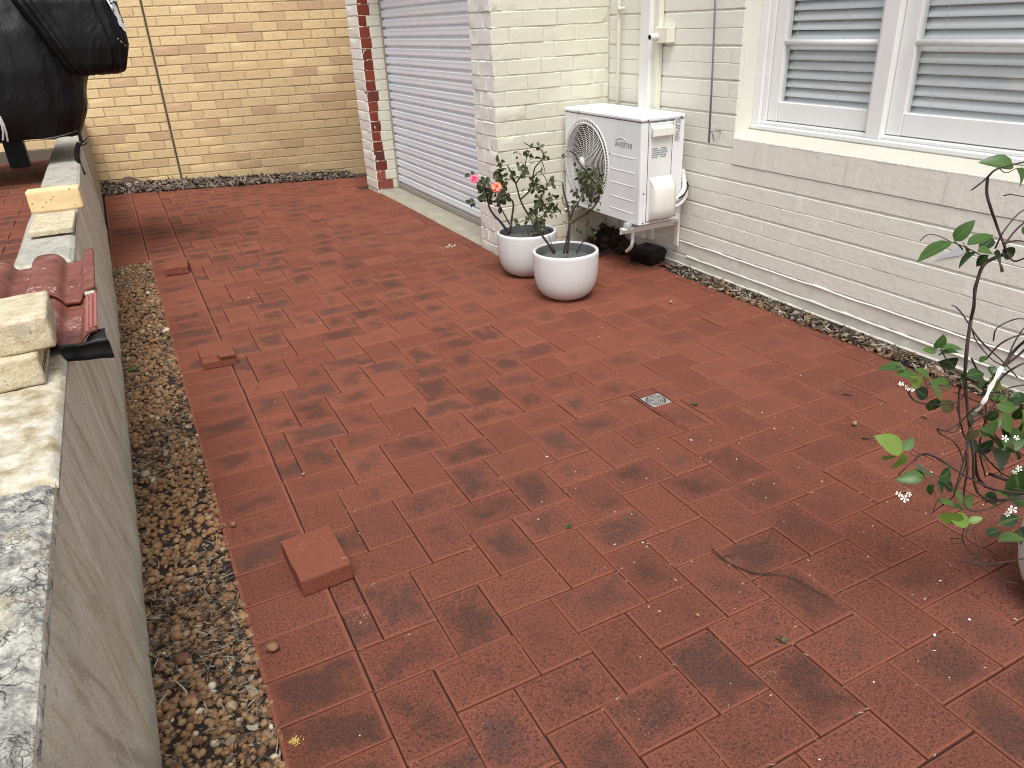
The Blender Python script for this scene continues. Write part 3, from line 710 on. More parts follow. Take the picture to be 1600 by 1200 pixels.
# ---- brick builder shared by all the brickwork (front face towards -y, centred, length along x)
def brick_geo(L, H, D=0.05, ch=0.004, jit=0.0012, seed=0, nx_=4, nz_=2, chx=None):
    r = np.random.default_rng(seed); V = []; F = []
    a, b = L/2, H/2
    cx_ = ch if chx is None else chx
    X = [-a, -a+cx_] + list(np.linspace(-a+cx_, a-cx_, nx_+1)[1:-1]) + [a-cx_, a]
    Z = [-b, -b+ch] + list(np.linspace(-b+ch, b-ch, nz_+1)[1:-1]) + [b-ch, b]
    m = len(Z)
    for i, x in enumerate(X):
        for j, z in enumerate(Z):
            border = i in (0, len(X)-1) or j in (0, m-1)
            V.append((x + r.normal(0, jit*0.5)*(1 if chx is None else 0.05), ((ch if j in (0, m-1) else cx_) if border else 0) + r.normal(0, jit*(0.4 if border else 0.7))*(1 if chx is None else 0.35), z + r.normal(0, jit*0.6)))
    F = [(i*m+j, (i+1)*m+j, (i+1)*m+j+1, i*m+j+1) for i in range(len(X)-1) for j in range(m-1)]
    ring = [i*m for i in range(len(X))] + [(len(X)-1)*m+j for j in range(1, m)] + [i*m+m-1 for i in range(len(X)-2, -1, -1)] + [j for j in range(m-2, 0, -1)]
    base = len(V)
    for k in ring: V.append((V[k][0], D, V[k][2]))
    n = len(ring)
    F += [(ring[k], base+k, base+(k+1) % n, ring[(k+1) % n]) for k in range(n)]
    return V, F
bcache = {}
def brick_me(mat, L, H, var, D=0.05, ch=0.004, jit=0.0012, chx=None):
    key = (mat, round(L, 3), round(H, 3), var, ch, chx)
    if key not in bcache:
        V, F = brick_geo(L, H, D, ch, jit, seed=int(key[1]*1000+key[2]*77777) % 9999+var, chx=chx)
        bcache[key] = mesh('brick', V, F, True, [MAT[mat]]); bcache[key].set_sharp_from_angle(angle=R(24))
    return bcache[key]
def snap(L): return max(0.03, round(L/0.01)*0.01)
def lay(parent, p0, ang, length, courses, bl, mat, perp=0.006, recess=0.0, off=lambda i: 0.5*(i % 2), skip=None, ch=0.004, jit=0.0012, solo_ok=None, stuff=None, chx=None, outj=0.0013):
    """Lay bricks along a wall. courses: list of (z0, z1). ang: rotation about z; the wall runs from p0 along the rotated +x."""
    c, s = math.cos(ang), math.sin(ang)
    for i, (z0, z1) in enumerate(courses):
        t = -off(i)*bl
        while t < length:
            a, b_ = max(0, t), min(length, t+bl); t += bl
            if b_-a < 0.02: continue
            mid = (a+b_)/2; x, y = p0[0]+c*mid, p0[1]+s*mid; z = (z0+z1)/2
            if skip and skip(x, y, z): continue
            L_, H_ = b_-a-perp, z1-z0
            out = rng.normal(0, outj)
            loc = (x + s*(out), y - c*(out), z)
            u, v, dd = proj((x, y, z)); vis = dd > 0.3 and -30 < u < 1630 and -25 < v < 1225 and (solo_ok is None or solo_ok(x, y, z))
            me_ = brick_me(mat, snap(L_) , H_, int(rng.integers(5)), ch=ch, jit=jit, chx=chx); sc = L_/snap(L_)
            tilt = rng.normal(0, 0.004 if chx is None else 0.0015)
            if vis: place('brick', me_, parent, loc, (0, tilt, ang), (sc, 1, 1))
            elif stuff is not None:
                V, F = brick_geo(L_, H_, ch=ch, jit=0, nx_=1, nz_=1)
                stuff.add([(loc[0]+c*v[0]-s*v[1], loc[1]+s*v[0]+c*v[1], loc[2]+v[2]) for v in V], F)

# ---- cream brick boundary wall across the end
bw = empty('boundary_wall', (1.0, 7.42, 0), 'speckled cream brick boundary wall closing the far end of the courtyard', 'wall')
BA = math.atan2(-0.2, 1.0); BC, BS = math.cos(BA), math.sin(BA)
def bwp(x): return (x, 7.60-0.2*x)
def bw_at(x, d): return (x + BS*(-d)*-1, 7.60-0.2*x + BC*d)      # d metres behind the face
mb_ = MB()
a0, a1 = bwp(-4.0), bwp(5.2); n_ = (-BS*-1, BC)
nb = np.array([0.2, 1.0])/math.hypot(0.2, 1)                         # pointing away from the courtyard
def off_pt(p, d, z): return (p[0]+nb[0]*d, p[1]+nb[1]*d, z)
Vb = [off_pt(p, d, z) for p in (a0, a1) for d in (0.0055, 0.23) for z in (-0.2, 2.38)]
mb_.add(Vb, [(0,1,3,2),(4,6,7,5),(0,4,5,1),(2,3,7,6),(0,2,6,4),(1,5,7,3)])
back_m = mb_.build('mortar', MAT['mortar'], bw)
CP = 0.0917; z_base = 0.014-2*CP
joint_x = 0.531
bst = MB()
cs = [(z_base+i*CP, z_base+(i+1)*CP-0.011) for i in range(28)]
lenL = (joint_x-0.010+4.0)/BC; lenR = (5.2-joint_x-0.012)/BC
okb = lambda x, y, z: (0.40 if x < -0.36 else gz(x, y)-0.03) < z < 1.93 and x < 2.42
lay(bw, a0, BA, lenL, cs, 0.2535, 'brick', 0.010, off=lambda i: 0.5*(i % 2)+0.13, ch=0.003, jit=0.0011, stuff=bst, solo_ok=okb)
lay(bw, (joint_x+0.012, 7.60-0.2*(joint_x+0.012)), BA, lenR, cs, 0.2535, 'brick', 0.010, off=lambda i: (0.62 if i % 2 else 0.0)+0.02*(i % 3), ch=0.003, jit=0.0011, stuff=bst, solo_ok=okb)
o = place('brickwork', mesh('brickwork', bst.V, bst.F, False, [MAT['brick']], col=[0.3]*len(bst.V)), bw); tag(o, kind='stuff')
jb = MB(); p = bwp(joint_x)
Vb = [off_pt((p[0]+dx, p[1]-0.2*dx), d, z) for dx in (-0.0085, 0.0085) for d in (0.004, 0.03) for z in (-0.1, 2.38)]
jb.add(Vb, [(0,1,3,2),(4,6,7,5),(0,4,5,1),(2,3,7,6),(0,2,6,4),(1,5,7,3)])
jb.build('expansion_joint', m_plain('brown_joint_filler', (0.075, 0.045, 0.026), 0.9, 0.3, 20, 0.4), bw)
cp = MB(); Vb = [off_pt(p, d, z) for p in (a0, a1) for d in (-0.015, 0.25) for z in (2.382, 2.46)]
cp.add(Vb, [(0,1,3,2),(4,6,7,5),(0,4,5,1),(2,3,7,6),(0,2,6,4),(1,5,7,3)]); cp.build('coping', MAT['brick'], bw)

# ================================================================== THE HOUSE
HXW = 3.04; RY = 2.852; GX = 2.178
house = empty('house', (3.3, 1.5, 0), 'painted brick house with a roller door, a white timber window and rough cream walls', 'house')
WY0, WY1, WZ0, WZ1 = -1.35, 1.612, 0.84, 2.15             # window opening
# side wall with the window, facing the courtyard (-x)
sw = MB()
d0 = HXW+0.0085
for (ya, yb, za, zb) in ((-3.2, WY0, -0.1, 2.9), (WY1, 3.0, -0.1, 2.9), (WY0, WY1, -0.1, 0.84), (WY0, WY1, WZ1, 2.9)):
    sw.box((d0, ya, za), (HXW+0.24, yb, zb))
side_wall = sw.build('side_wall', MAT['house'], house)
zl = [-0.09, -0.003, 0.084, 0.171, 0.258, 0.345, 0.432, 0.519, 0.606, 0.693, 0.780, 0.867, 0.955, 1.042, 1.130, 1.217, 1.303, 1.390, 1.478, 1.565, 1.65, 1.74, 1.83, 1.92, 2.01, 2.10, 2.19, 2.28, 2.37, 2.46, 2.55, 2.64, 2.73, 2.82]
strong = {0.780, 0.606, 0.432, 0.258, 0.171, 0.084, 0.955, 1.130, 1.303, 1.478, 1.65}
cs = []
for a, b_ in zip(zl, zl[1:]):
    cs.append((a + (0.0052 if a in strong else 0.0004), b_ - (0.0052 if b_ in strong else 0.0004)))
hst = MB()
def in_window(x, y, z): return WY0-0.02 < y < WY1+0.005 and 0.694 < z < WZ1
okh = lambda x, y, z: -0.02 < z < 1.66 and y > -0.35
# the wall is laid in runs so bricks stop cleanly at the opening (it runs towards -y when facing -x)
def run_side(ya, yb, cset, offs):
    lay(side_wall, (HXW, yb), -math.pi/2, yb-ya, cset, 0.243, 'house', 0.0003, off=offs, ch=0.0032, jit=0.0009, stuff=hst, solo_ok=okh, chx=0.0003, outj=0.0003)
offs = lambda i: (0.5*(i % 2)+0.21) % 1.0
lowc = [c for c in cs if c[1] < 0.70]; midc = [c for c in cs if 0.69 < (c[0]+c[1])/2 < WZ1]; hic = [c for c in cs if (c[0]+c[1])/2 >= WZ1]
run_side(-3.0, RY, lowc, offs); run_side(WY1, RY, midc, offs); run_side(-3.0, WY0, midc, offs); run_side(-3.0, RY, hic, offs)
o = place('brickwork', mesh('brickwork', hst.V, hst.F, False, [MAT['house']], col=[0.5]*len(hst.V)), side_wall); tag(o, kind='stuff')
# soldier course under the window, its joints all but painted over
y = WY1
while y > WY0:
    wd = 0.0855; me_ = brick_me('house', wd-0.0003, 0.142, int(rng.integers(5)), ch=0.0022, jit=0.0009, chx=0.0003)
    u, v, dd = proj((HXW, y-wd/2, 0.77))
    place('sill_brick', me_, side_wall, (HXW-0.004+rng.normal(0, 0.0004), y-wd/2, 0.7675), (0, 0, -math.pi/2))
    y -= wd
# splayed masonry sill
def sill_pt(yy, t):
    x = HXW-0.005 + 0.125*t; z = 0.8385 + 0.042*t + 0.0018*mnoise.noise((yy*14, t*3, 1)); return (x, yy, z - (0.006 if t == 0 else 0))
V, F = grid_mesh(sill_pt, np.linspace(WY0, WY1, 120), [0, 0.04, 0.3, 0.6, 1.0]); F = [f[::-1] for f in F]
place('masonry_sill', mesh('masonry_sill', V, F, True, [MAT['sill']]), side_wall)
# reveal of the opening, each course its own return brick
zc = [0.842, 0.867, 0.955, 1.042, 1.130, 1.217, 1.303, 1.390, 1.478, 1.565, 1.65, 1.74, 1.83, 1.92, 2.01, 2.10, 2.15]
for a, b_ in zip(zc, zc[1:]):
    q = brick_me('cream', 0.104, b_-a-0.003, int(rng.integers(5)), ch=0.003)
    place('reveal_brick', q, side_wall, (HXW+0.056, WY1+0.002, (a+b_)/2), (0, 0, 0))
# ragged mortar ledges low on the wall
def ledge(z, th, seed, ya, yb):
    m_ = MB(); yy = np.linspace(ya, yb, 150); prof = []
    V = []; 
    for y in yy:
        n = mnoise.noise((y*5, seed, 0)); n2 = mnoise.noise((y*19, seed, 3)); zz = z + 0.006*n + 0.003*n2; d = max(0.002, 0.007 + 0.006*n2 + 0.004*n); h = th*(0.8+0.7*abs(n))
        V += [(HXW+0.004, y, zz+h), (HXW-d*0.7, y, zz+h*0.55), (HXW-d, y, zz), (HXW-d*0.5, y, zz-h*0.5), (HXW+0.004, y, zz-h*0.7)]
    F = [(i*5+j, i*5+j+1, (i+1)*5+j+1, (i+1)*5+j) for i in range(len(yy)-1) for j in range(4)]
    place('mortar_ledge', mesh('mortar_ledge', V, F, True, [MAT['house']]), side_wall)
ledge(0.080, 0.010, 3, -1.2, 1.95); ledge(0.168, 0.006, 8, -1.2, 2.2); ledge(0.02, 0.012, 12, -1.2, 2.6)
# peeled paint flake on the wall
pf = MB(); pk = [onx(*q, HXW-0.0055) for q in ((1456,410),(1466,402),(1484,393),(1497,385),(1510,392),(1500,399),(1482,402),(1470,404),(1462,407))]
pf.add([tuple(p) for p in pk], [tuple(range(len(pk)))]); pf.build('paint_patch', m_plain('pale_blue_undercoat', (0.60, 0.63, 0.66), 0.7, 0.06, 40, 0.1), side_wall)

# return wall facing the camera side
rw = MB(); rw.box((GX+0.01, RY+0.005, -0.1), (HXW+0.1, RY+0.2, 2.9)); return_wall = rw.build('return_wall', MAT['cream'], house)
rl = [-0.024+0.0912*i for i in range(33)]; rst = MB()
cs = [(a+0.0030, b_-0.0030) for a, b_ in zip(rl, rl[1:])]
lay(return_wall, (GX, RY), 0.0, HXW-GX-0.004, cs, 0.243, 'cream', 0.005, off=lambda i: (0.5*(i % 2)+0.09*(i % 3)) % 1, ch=0.0035, jit=0.0022, stuff=rst, solo_ok=lambda x, y, z: z < 1.72)
o = place('brickwork', mesh('brickwork', rst.V, rst.F, False, [MAT['cream']], col=[0.5]*len(rst.V)), return_wall); tag(o, kind='stuff')
# garage wall: near pier, roller door, far pier
D0, D1, DX, DTOP = 3.185, 5.622, 2.405, 2.12
gw = MB()
gw.box((GX+0.008, RY+0.007, -0.1), (GX+0.22, D0-0.004, 2.9)); gw.box((GX+0.008, D1+0.006, -0.1), (GX+0.22, 5.955, 2.9)); gw.box((GX+0.008, D0-0.004, DTOP), (GX+0.22, D1+0.006, 2.9))
garage_wall = gw.build('garage_wall', MAT['white'], house); gst = MB()
lay(garage_wall, (GX, D0), -math.pi/2, D0-RY-0.002, cs, 0.222, 'white', 0.004, off=lambda i: (0.0, 0.45)[i % 2], ch=0.004, jit=0.0026, stuff=gst, solo_ok=lambda x, y, z: z < 1.75)
lay(garage_wall, (GX, 5.962), -math.pi/2, 5.962-D1, [(c[0]-0.05, c[1]-0.05) for c in cs], 0.34, 'white', 0.004, off=lambda i: 0, ch=0.005, jit=0.0028, stuff=gst, solo_ok=lambda x, y, z: z < 1.9)
for i, c in enumerate(cs):                     # reveal of the far pier: bare red strip, then cream paint
    z0, z1 = c[0]-0.05, c[1]-0.05; zc_ = (z0+z1)/2
    wred = 0.096 + 0.045*mnoise.noise((zc_*14, 1, 1)) + (0.07 if zc_ < 0.07 else 0); u, v, dd = proj((GX, D1, zc_))
    if not (-10 < v and zc_ > -0.08): continue
    q = brick_me('redbrick', snap(wred), z1-z0+0.002, i % 5, ch=0.005, jit=0.002); place('brick', q, garage_wall, (GX+0.006+wred/2, D1, zc_), (0, 0, 0), (wred/snap(wred), 1, 1))
    wc = DX-GX-0.008-wred
    q = brick_me('cream', snap(wc), z1-z0+0.001, i % 5, ch=0.004, jit=0.002); place('brick', q, garage_wall, (GX+0.008+wred+wc/2, D1-0.003, zc_), (0, 0, 0), (wc/snap(wc), 1, 1))
o = place('brickwork', mesh('brickwork', gst.V, gst.F, False, [MAT['white']], col=[0.5]*len(gst.V)), garage_wall); tag(o, kind='stuff')
th = MB(); V, F = grid_mesh(lambda y, x: (x, y, 0.014 + 0.006*mnoise.noise((x*8, y*3, 2)) - (0.03 if x <= GX+0.008 else 0)), np.linspace(RY+0.3, D1, 60), [GX+0.004, GX+0.016, GX+0.1, GX+0.2, DX+0.1])
place('threshold_slab', mesh('threshold_slab', V, [f[::-1] for f in F], True, [MAT['concrete']]), house)
# roller door
dr = MB(); dr.box((DX+0.03, D0, 0.0), (DX+0.06, D1+0.02, DTOP)); door = dr.build('roller_door', MAT['dark'], house)
DP = 0.0770; prof = [(0.017, -0.001), (0.017, 0.015), (0.005, 0.0165), (-0.001, 0.021), (-0.003, 0.030), (-0.0015, 0.050), (-0.003, 0.068), (-0.0005, 0.0735), (0.008, 0.0755), (0.017, 0.0760)]
ys_ = (D0-0.0, D1-0.012); V = [(DX+x, y, z) for (x, z) in prof for y in ys_]
F = [(2*i, 2*i+2, 2*i+3, 2*i+1) for i in range(len(prof)-1)]
slat_me = mesh('door_slat', V, F, False, [MAT['door']])
z = 0.062
while z < DTOP: place('door_slat', slat_me, door, (rng.normal(0, 0.0008), 0, z)); z += DP
b = MB(); b.box((DX-0.006, D0, 0.018), (DX+0.03, D1-0.012, 0.060), 0.003); b.build('bottom_rail', MAT['rail'], door)
b = MB(); b.box((DX-0.016, D1-0.014, 0.0), (DX+0.05, D1-0.003, DTOP)); b.build('guide_track', MAT['rail'], door)
b = MB(); b.box((DX-0.016, D0, 0.0), (DX+0.05, D0+0.011, DTOP)); b.build('guide_track', MAT['rail'], door)
# unseen, added: interior of dark blocks stopping light; roof eaves cut back to brighten door
b = MB(); b.box((DX+0.08, RY+0.2, -0.05), (6.0, D1+0.3, 2.9)); b.box((HXW+0.6, -3.2, -0.05), (6.0, RY+0.1, 2.9)); b.box((GX+0.2, D1+0.02, 0), (6.0, 5.93, 2.9)); b.build('light_backing', MAT['dark'], house)
b = MB(); b.box((HXW-0.02, -3.5, 2.92), (6.3, 2.83, 3.0)); b.box((GX-0.02, 2.84, 2.92), (6.3, 6.1, 3.0)); b.build('roof', MAT['rail'], house)

# ---- window
win = MB(); FX = HXW+0.118                         # outer face of the frame
def wbox(m_, x0, x1, y0, y1, z0, z1, bev=0.003): m_.box((x0, min(y0, y1), z0), (x1, max(y0, y1), z1), bev)
wbox(win, FX, FX+0.10, WY1, WY1-0.052, 0.905, WZ1)                  # jamb
wbox(win, FX+0.018, FX+0.10, WY1-0.0525, WY1-0.082, 0.905, WZ1)     # inner bead
wbox(win, FX, FX+0.10, WY0+0.001, WY0+0.08, 0.905, WZ1); wbox(win, FX, FX+0.10, WY0+0.0805, WY1-0.0825, WZ1-0.06, WZ1)
window = win.build('window', MAT['timber'], house)
b = MB(); wbox(b, FX-0.016, FX+0.12, WY0, WY1-0.003, 0.878, 0.9045, 0.006); b.build('timber_sill', MAT['timber'], window)
b = MB(); wbox(b, FX+0.006, FX+0.11, WY0+0.09, WY1-0.083, 0.9048, 0.922, 0.004); b.build('sill_bead', MAT['timber'], window)
MUL = [(0.858, 0.778), (-0.43, -0.51)]
for (ya, yb) in MUL:
    b = MB(); wbox(b, FX-0.004, FX+0.10, ya, yb, 0.905, WZ1-0.061, 0.003); b.build('mullion', MAT['timber'], window)
SX = FX+0.030
def sash(ya, yb, lw, rw_):
    """One sliding sash: frame, glazing bars, panes (ya is the end towards the garage)."""
    m_ = MB(); wbox(m_, SX, SX+0.045, ya, ya-lw, 0.926, WZ1-0.062); wbox(m_, SX, SX+0.045, yb, yb+rw_, 0.926, WZ1-0.062)
    wbox(m_, SX+0.0005, SX+0.0445, ya-lw-0.0005, yb+rw_+0.0005, 0.926, 1.026, 0.005); wbox(m_, SX+0.0005, SX+0.0445, ya-lw-0.0005, yb+rw_+0.0005, WZ1-0.14, WZ1-0.063, 0.005)
    s_ = m_.build('sash', MAT['timber'], window)
    for zb in (1.315, 1.625, 1.93):
        q = MB(); q.tube([(SX+0.012, ya-lw+0.002, zb), (SX+0.012, (ya+yb)/2, zb-0.001), (SX+0.012, yb+rw_-0.002, zb)], 0.0145, 8); q.build('glazing_bar', MAT['timber'], window, True)
    zs = [1.026, 1.315, 1.625, 1.93, WZ1-0.14]
    for z0, z1 in zip(zs, zs[1:]):
        q = MB(); q.quad((SX+0.022, ya-lw, z0), (SX+0.022, yb+rw_, z0), (SX+0.022, yb+rw_, z1), (SX+0.022, ya-lw, z1)); q.build('pane', MAT['glass'], window)
sash(WY1-0.084, 0.860, 0.070, 0.034); sash(0.776, -0.428, 0.080, 0.060); sash(-0.512, -1.26, 0.05, 0.07)
# venetian blinds
BX = SX+0.062; sl = []
for (ya, yb) in ((1.522, 0.870), (0.80, -0.42), (-0.52, -1.24)):
    Ls = ya-yb; prof = [(-0.013, -0.0240), (-0.0075, -0.012), (-0.001, 0.0), (0.006, 0.011), (0.013, 0.0205)]
    V = [(x, y, z) for (x, z) in prof for y in (yb, ya)]; V += [(x+0.0012, y, z-0.0018) for (x, z) in prof for y in (yb, ya)]
    k_ = len(prof); F = [(2*i, 2*i+2, 2*i+3, 2*i+1) for i in range(k_-1)] + [(2*k_+2*i+1, 2*k_+2*i+3, 2*k_+2*i+2, 2*k_+2*i) for i in range(k_-1)] + [(0, 1, 2*k_+1, 2*k_)]
    me_ = mesh('blind_slat', V, F, True, [MAT['blind']])
    z = 1.030
    while z < WZ1-0.05:
        place('blind_slat', me_, window, (BX+rng.normal(0, 0.0006), 0, z), (rng.normal(0, 0.0012), rng.normal(0, 0.025), 0)); z += 0.0452
    for t in ((0.15, 0.62) if Ls < 0.8 else (0.16, 0.55, 0.86)):
        q = MB(); yc = ya-t*Ls
        q.tube([(BX-0.0155, yc, 0.99), (BX-0.0155, yc, WZ1)], 0.0009, 4); q.build('blind_cord', MAT['blind'], window)
b = MB(); b.box((BX+0.16, -1.5, 0.8), (BX+0.2, 1.9, 2.3)); b.box((FX+0.10, 1.535, 0.88), (BX+0.16, 1.56, 2.2)); b.box((FX+0.10, -1.3, 0.84), (BX+0.16, 1.5, 0.90)); b.build('dark_room', MAT['dark'], window)

# ---- pipes and fittings on the house wall
b = MB(); b.tube([(3.012, 2.705, 0.2), (3.012, 2.712, 2.9)], 0.0135, 10); pipe = b.build('conduit', MAT['pipe'], house, True)
b = MB(); b.tube([(3.005, 2.695, 1.508), (2.995, 2.672, 1.512), (3.02, 2.655, 1.515)], [0.012, 0.010, 0.009], 8); b.build('pipe_clip', MAT['pipe'], pipe, True)
b = MB(); b.box((2.972, 2.325, 0.12), (3.036, 2.428, 2.9), 0.006); duct = b.build('pipe_duct', MAT['duct'], house)
b = MB(); b.box((3.000, 2.277, 0.12), (3.0365, 2.3235, 2.9), 0.003); b.build('cable_cover', MAT['pipe'], house)
b = MB(); b.box((2.978, 2.165, 1.318), (3.036, 2.290, 1.402), 0.004); sb = b.build('junction_box', MAT['pipe'], house)
b = MB(); b.lathe([(0.0, 0.042), (0.013, 0.041), (0.019, 0.034), (0.0205, 0.0), (0.0205, -0.012)], (2.965, 2.262, 1.352), 20, 'x'); b.build('sensor_housing', MAT['plastic'], sb, True)
b = MB(); b.lathe([(0.0, 0.0445), (0.012, 0.0435), (0.014, 0.040)], (2.965, 2.262, 1.352), 20, 'x'); b.build('sensor_lens', MAT['blackpl'], sb, True)
b = MB(); b.tube([(3.000, 1.768, 0.800), (3.001, 1.782, 1.2), (3.0, 1.805, 1.7), (3.0, 1.82, 2.9)], 0.0062, 8); rod = b.build('hanging_rod', MAT['zinc'], house, True)
b = MB(); b.tube([(3.0, 1.775, 0.858), (2.995, 1.750, 0.862), (3.0, 1.728, 0.868), (3.036, 1.718, 0.866)], 0.004, 6); b.tube([(2.998, 1.734, 0.868), (2.994, 1.732, 0.845), (2.998, 1.727, 0.822), (2.992, 1.722, 0.812)], [0.004, 0.0065, 0.004, 0.003], 6); b.build('hook', MAT['zinc'], rod, True)

# ================================================================== AIR CONDITIONER
AX0, AX1, AY0, AY1, AZ0, AZ1 = 2.662, 2.965, 1.950, 2.803, 0.335, 0.950
FCY, FCZ, FR = 2.545, 0.632, 0.258
ac = empty('air_conditioner', (2.9, 2.37, AZ0), 'white split system outdoor unit with a round fan grille bracketed to the house wall', 'air conditioner')
# casing with a round fan opening in the front
cz1 = AZ1-0.030; N_ = 64; V = []; F = []
ring = [(FCY+FR*math.cos(2*math.pi*k/N_), FCZ+FR*math.sin(2*math.pi*k/N_)) for k in range(N_)]
def to_border(a):
    c, s = math.cos(a), math.sin(a); t = 9
    for lim, comp, o0 in ((AY1-0.006, c, FCY), (AY0+0.012, c, FCY), (cz1, s, FCZ), (AZ0, s, FCZ)):
        if abs(comp) > 1e-6:
            q = (lim-o0)/comp
            if q > 0: t = min(t, q)
    return FCY+t*c, FCZ+t*s
angs = sorted([2*math.pi*k/N_ for k in range(N_)] + [math.atan2(zc-FCZ, yc-FCY) % (2*math.pi) for yc in (AY0+0.012, AY1-0.006) for zc in (AZ0, cz1)])
n_ = len(angs)
for a in angs:
    yb, zb = to_border(a)
    V += [(AX0, FCY+FR*math.cos(a), FCZ+FR*math.sin(a)), (AX0, yb, zb), (AX0+0.055, FCY+(FR-0.006)*math.cos(a), FCZ+(FR-0.006)*math.sin(a))]
for k in range(n_):
    j = (k+1) % n_; F += [(3*k, 3*k+1, 3*j+1, 3*j), (3*k, 3*j, 3*j+2, 3*k+2)]
cs_ = MB(); cs_.add(V, F)
e = 0.012                                              # rounded near vertical edge
pr = [(AX0, AY0+e), (AX0+0.0035, AY0+0.0035), (AX0+e, AY0), (AX1, AY0), (AX1, AY1), (AX0+0.006, AY1), (AX0, AY1-0.006)]
for (p, q) in zip(pr[:-1], pr[1:]): cs_.quad((*p, AZ0), (*q, AZ0), (*q, cz1), (*p, cz1))
cs_.quad((AX0, AY0+e, AZ0), (AX0, AY1, AZ0), (AX1, AY1, AZ0), (AX1, AY0, AZ0))
casing = cs_.build('casing', MAT['steel'], ac)
b = MB(); b.box((AX0-0.006, AY0-0.006, cz1+0.002), (AX1+0.004, AY1+0.006, AZ1), 0.009); top = b.build('top_panel', MAT['steel'], ac)
b = MB(); b.box((AX0+0.002, AY0+0.003, cz1-0.004), (AX1-0.002, AY1-0.003, cz1+0.004)); b.build('lid_gap', MAT['dark'], ac)
# fan chamber, motor, blades
b = MB(); b.lathe([(FR-0.004, -0.05), (FR-0.004, -0.19), (0, -0.19)], (AX0, FCY, FCZ), 40, 'x'); b.build('fan_chamber', MAT['dark'], ac)
fb = MB()
for k in range(3):
    a0 = 2*math.pi*k/3+0.4; V = []
    for i in range(7):
        r_ = 0.05+0.19*i/6
        for j in range(6):
            aa = a0 + 1.5*(j/5)*(0.7+0.3*i/6) + 0.35*i/6; V.append((AX0+0.075+0.035*(j/5), FCY+r_*math.cos(aa), FCZ+r_*math.sin(aa)))
    fb.add(V, [(i*6+j, i*6+j+1, (i+1)*6+j+1, (i+1)*6+j) for i in range(6) for j in range(5)])
fb.build('fan_blades', m_plain('grey_fan_plastic', (0.025, 0.025, 0.025), 0.5, 0.1, 10, 0), ac, True)
# grille: domed rings, swept spokes, slotted rim, hub
gr = MB()
def dome(r_): return AX0 - 0.004 - 0.030*(1-(r_/0.235)**2)
for k in range(17):
    r_ = 0.046+0.0115*k; pts = [(dome(r_), FCY+r_*math.cos(a), FCZ+r_*math.sin(a)) for a in np.linspace(0, 2*math.pi, 49)]
    gr.tube(pts, 0.0014, 4, cap=False)
rings = gr.build('fan_grille', MAT['fangrid'], ac)
sp = MB()
for k in range(20):
    a0 = 2*math.pi*k/20
    sp.tube([(dome(r_)+0.001, FCY+r_*math.cos(a0-1.15*((r_-0.03)/0.2)), FCZ+r_*math.sin(a0-1.15*((r_-0.03)/0.2))) for r_ in np.linspace(0.032, 0.238, 9)], 0.0013, 4, cap=False)
sp.build('grille_spokes', MAT['fangrid'], rings)
rm = MB(); rm.lathe([(0.234, 0.003), (0.236, 0.008), (0.242, 0.008), (0.244, 0.003)], (AX0, FCY, FCZ), 64, 'x'); rm.lathe([(0.256, -0.004), (0.258, 0.004), (0.265, 0.004), (0.267, -0.001)], (AX0, FCY, FCZ), 64, 'x')
for k in range(84):
    a = 2*math.pi*k/84; c, s = math.cos(a), math.sin(a)
    rm.tube([(AX0-0.004, FCY+0.240*c, FCZ+0.240*s), (AX0-0.002, FCY+0.260*c, FCZ+0.260*s)], 0.0034, 4)
rm.build('grille_rim', MAT['fangrid'], rings)
b = MB(); b.lathe([(0.0, 0.010), (0.020, 0.009), (0.033, 0.004), (0.036, -0.006)], (dome(0.0)+0.004, FCY, FCZ), 28, 'x'); b.build('grille_hub', MAT['plastic'], rings, True)
# pressed lines, badge and lettering
for zz in (0.716, 0.632, 0.553, 0.468, 0.393):
    b = MB(); b.box((AX0-0.0022, AY0+0.055, zz-0.003), (AX0+0.004, 2.262, zz+0.003), 0.002); b.build('pressed_rib', MAT['steel'], ac)
def text_me(s_, size, ext=0.0004):
    cu = bpy.data.curves.new('lettering', 'FONT'); cu.body = s_; cu.size = size; cu.extrude = ext; cu.align_x = 'CENTER'; cu.align_y = 'CENTER'; cu.shear = 0.25; cu.resolution_u = 3
    o_ = bpy.data.objects.new('lettering_source', cu); COL.objects.link(o_); dg = bpy.context.evaluated_depsgraph_get()
    me_ = bpy.data.meshes.new_from_object(o_.evaluated_get(dg)); bpy.data.objects.remove(o_); return me_
tm = text_me('INVERTER', 0.040); tm.materials.append(MAT['print'])
place('lettering', tm, ac, (AX0-0.0012, 2.128, 0.781), (R(90), 0, R(-90)))
b = MB(); arc = [(AX0-0.0012, 2.205-0.125*t, 0.790+0.030*math.sin(math.pi*(0.15+0.75*t))) for t in np.linspace(0, 1, 14)]
b.tube(arc, [0.0008+0.0022*math.sin(math.pi*min(1, t*1.4+0.1)) for t in np.linspace(0, 0.64, 14)], 4); b.build('badge_swoosh', m_plain('pale_blue_print', (0.50, 0.58, 0.62), 0.5, 0.1, 40, 0), ac)
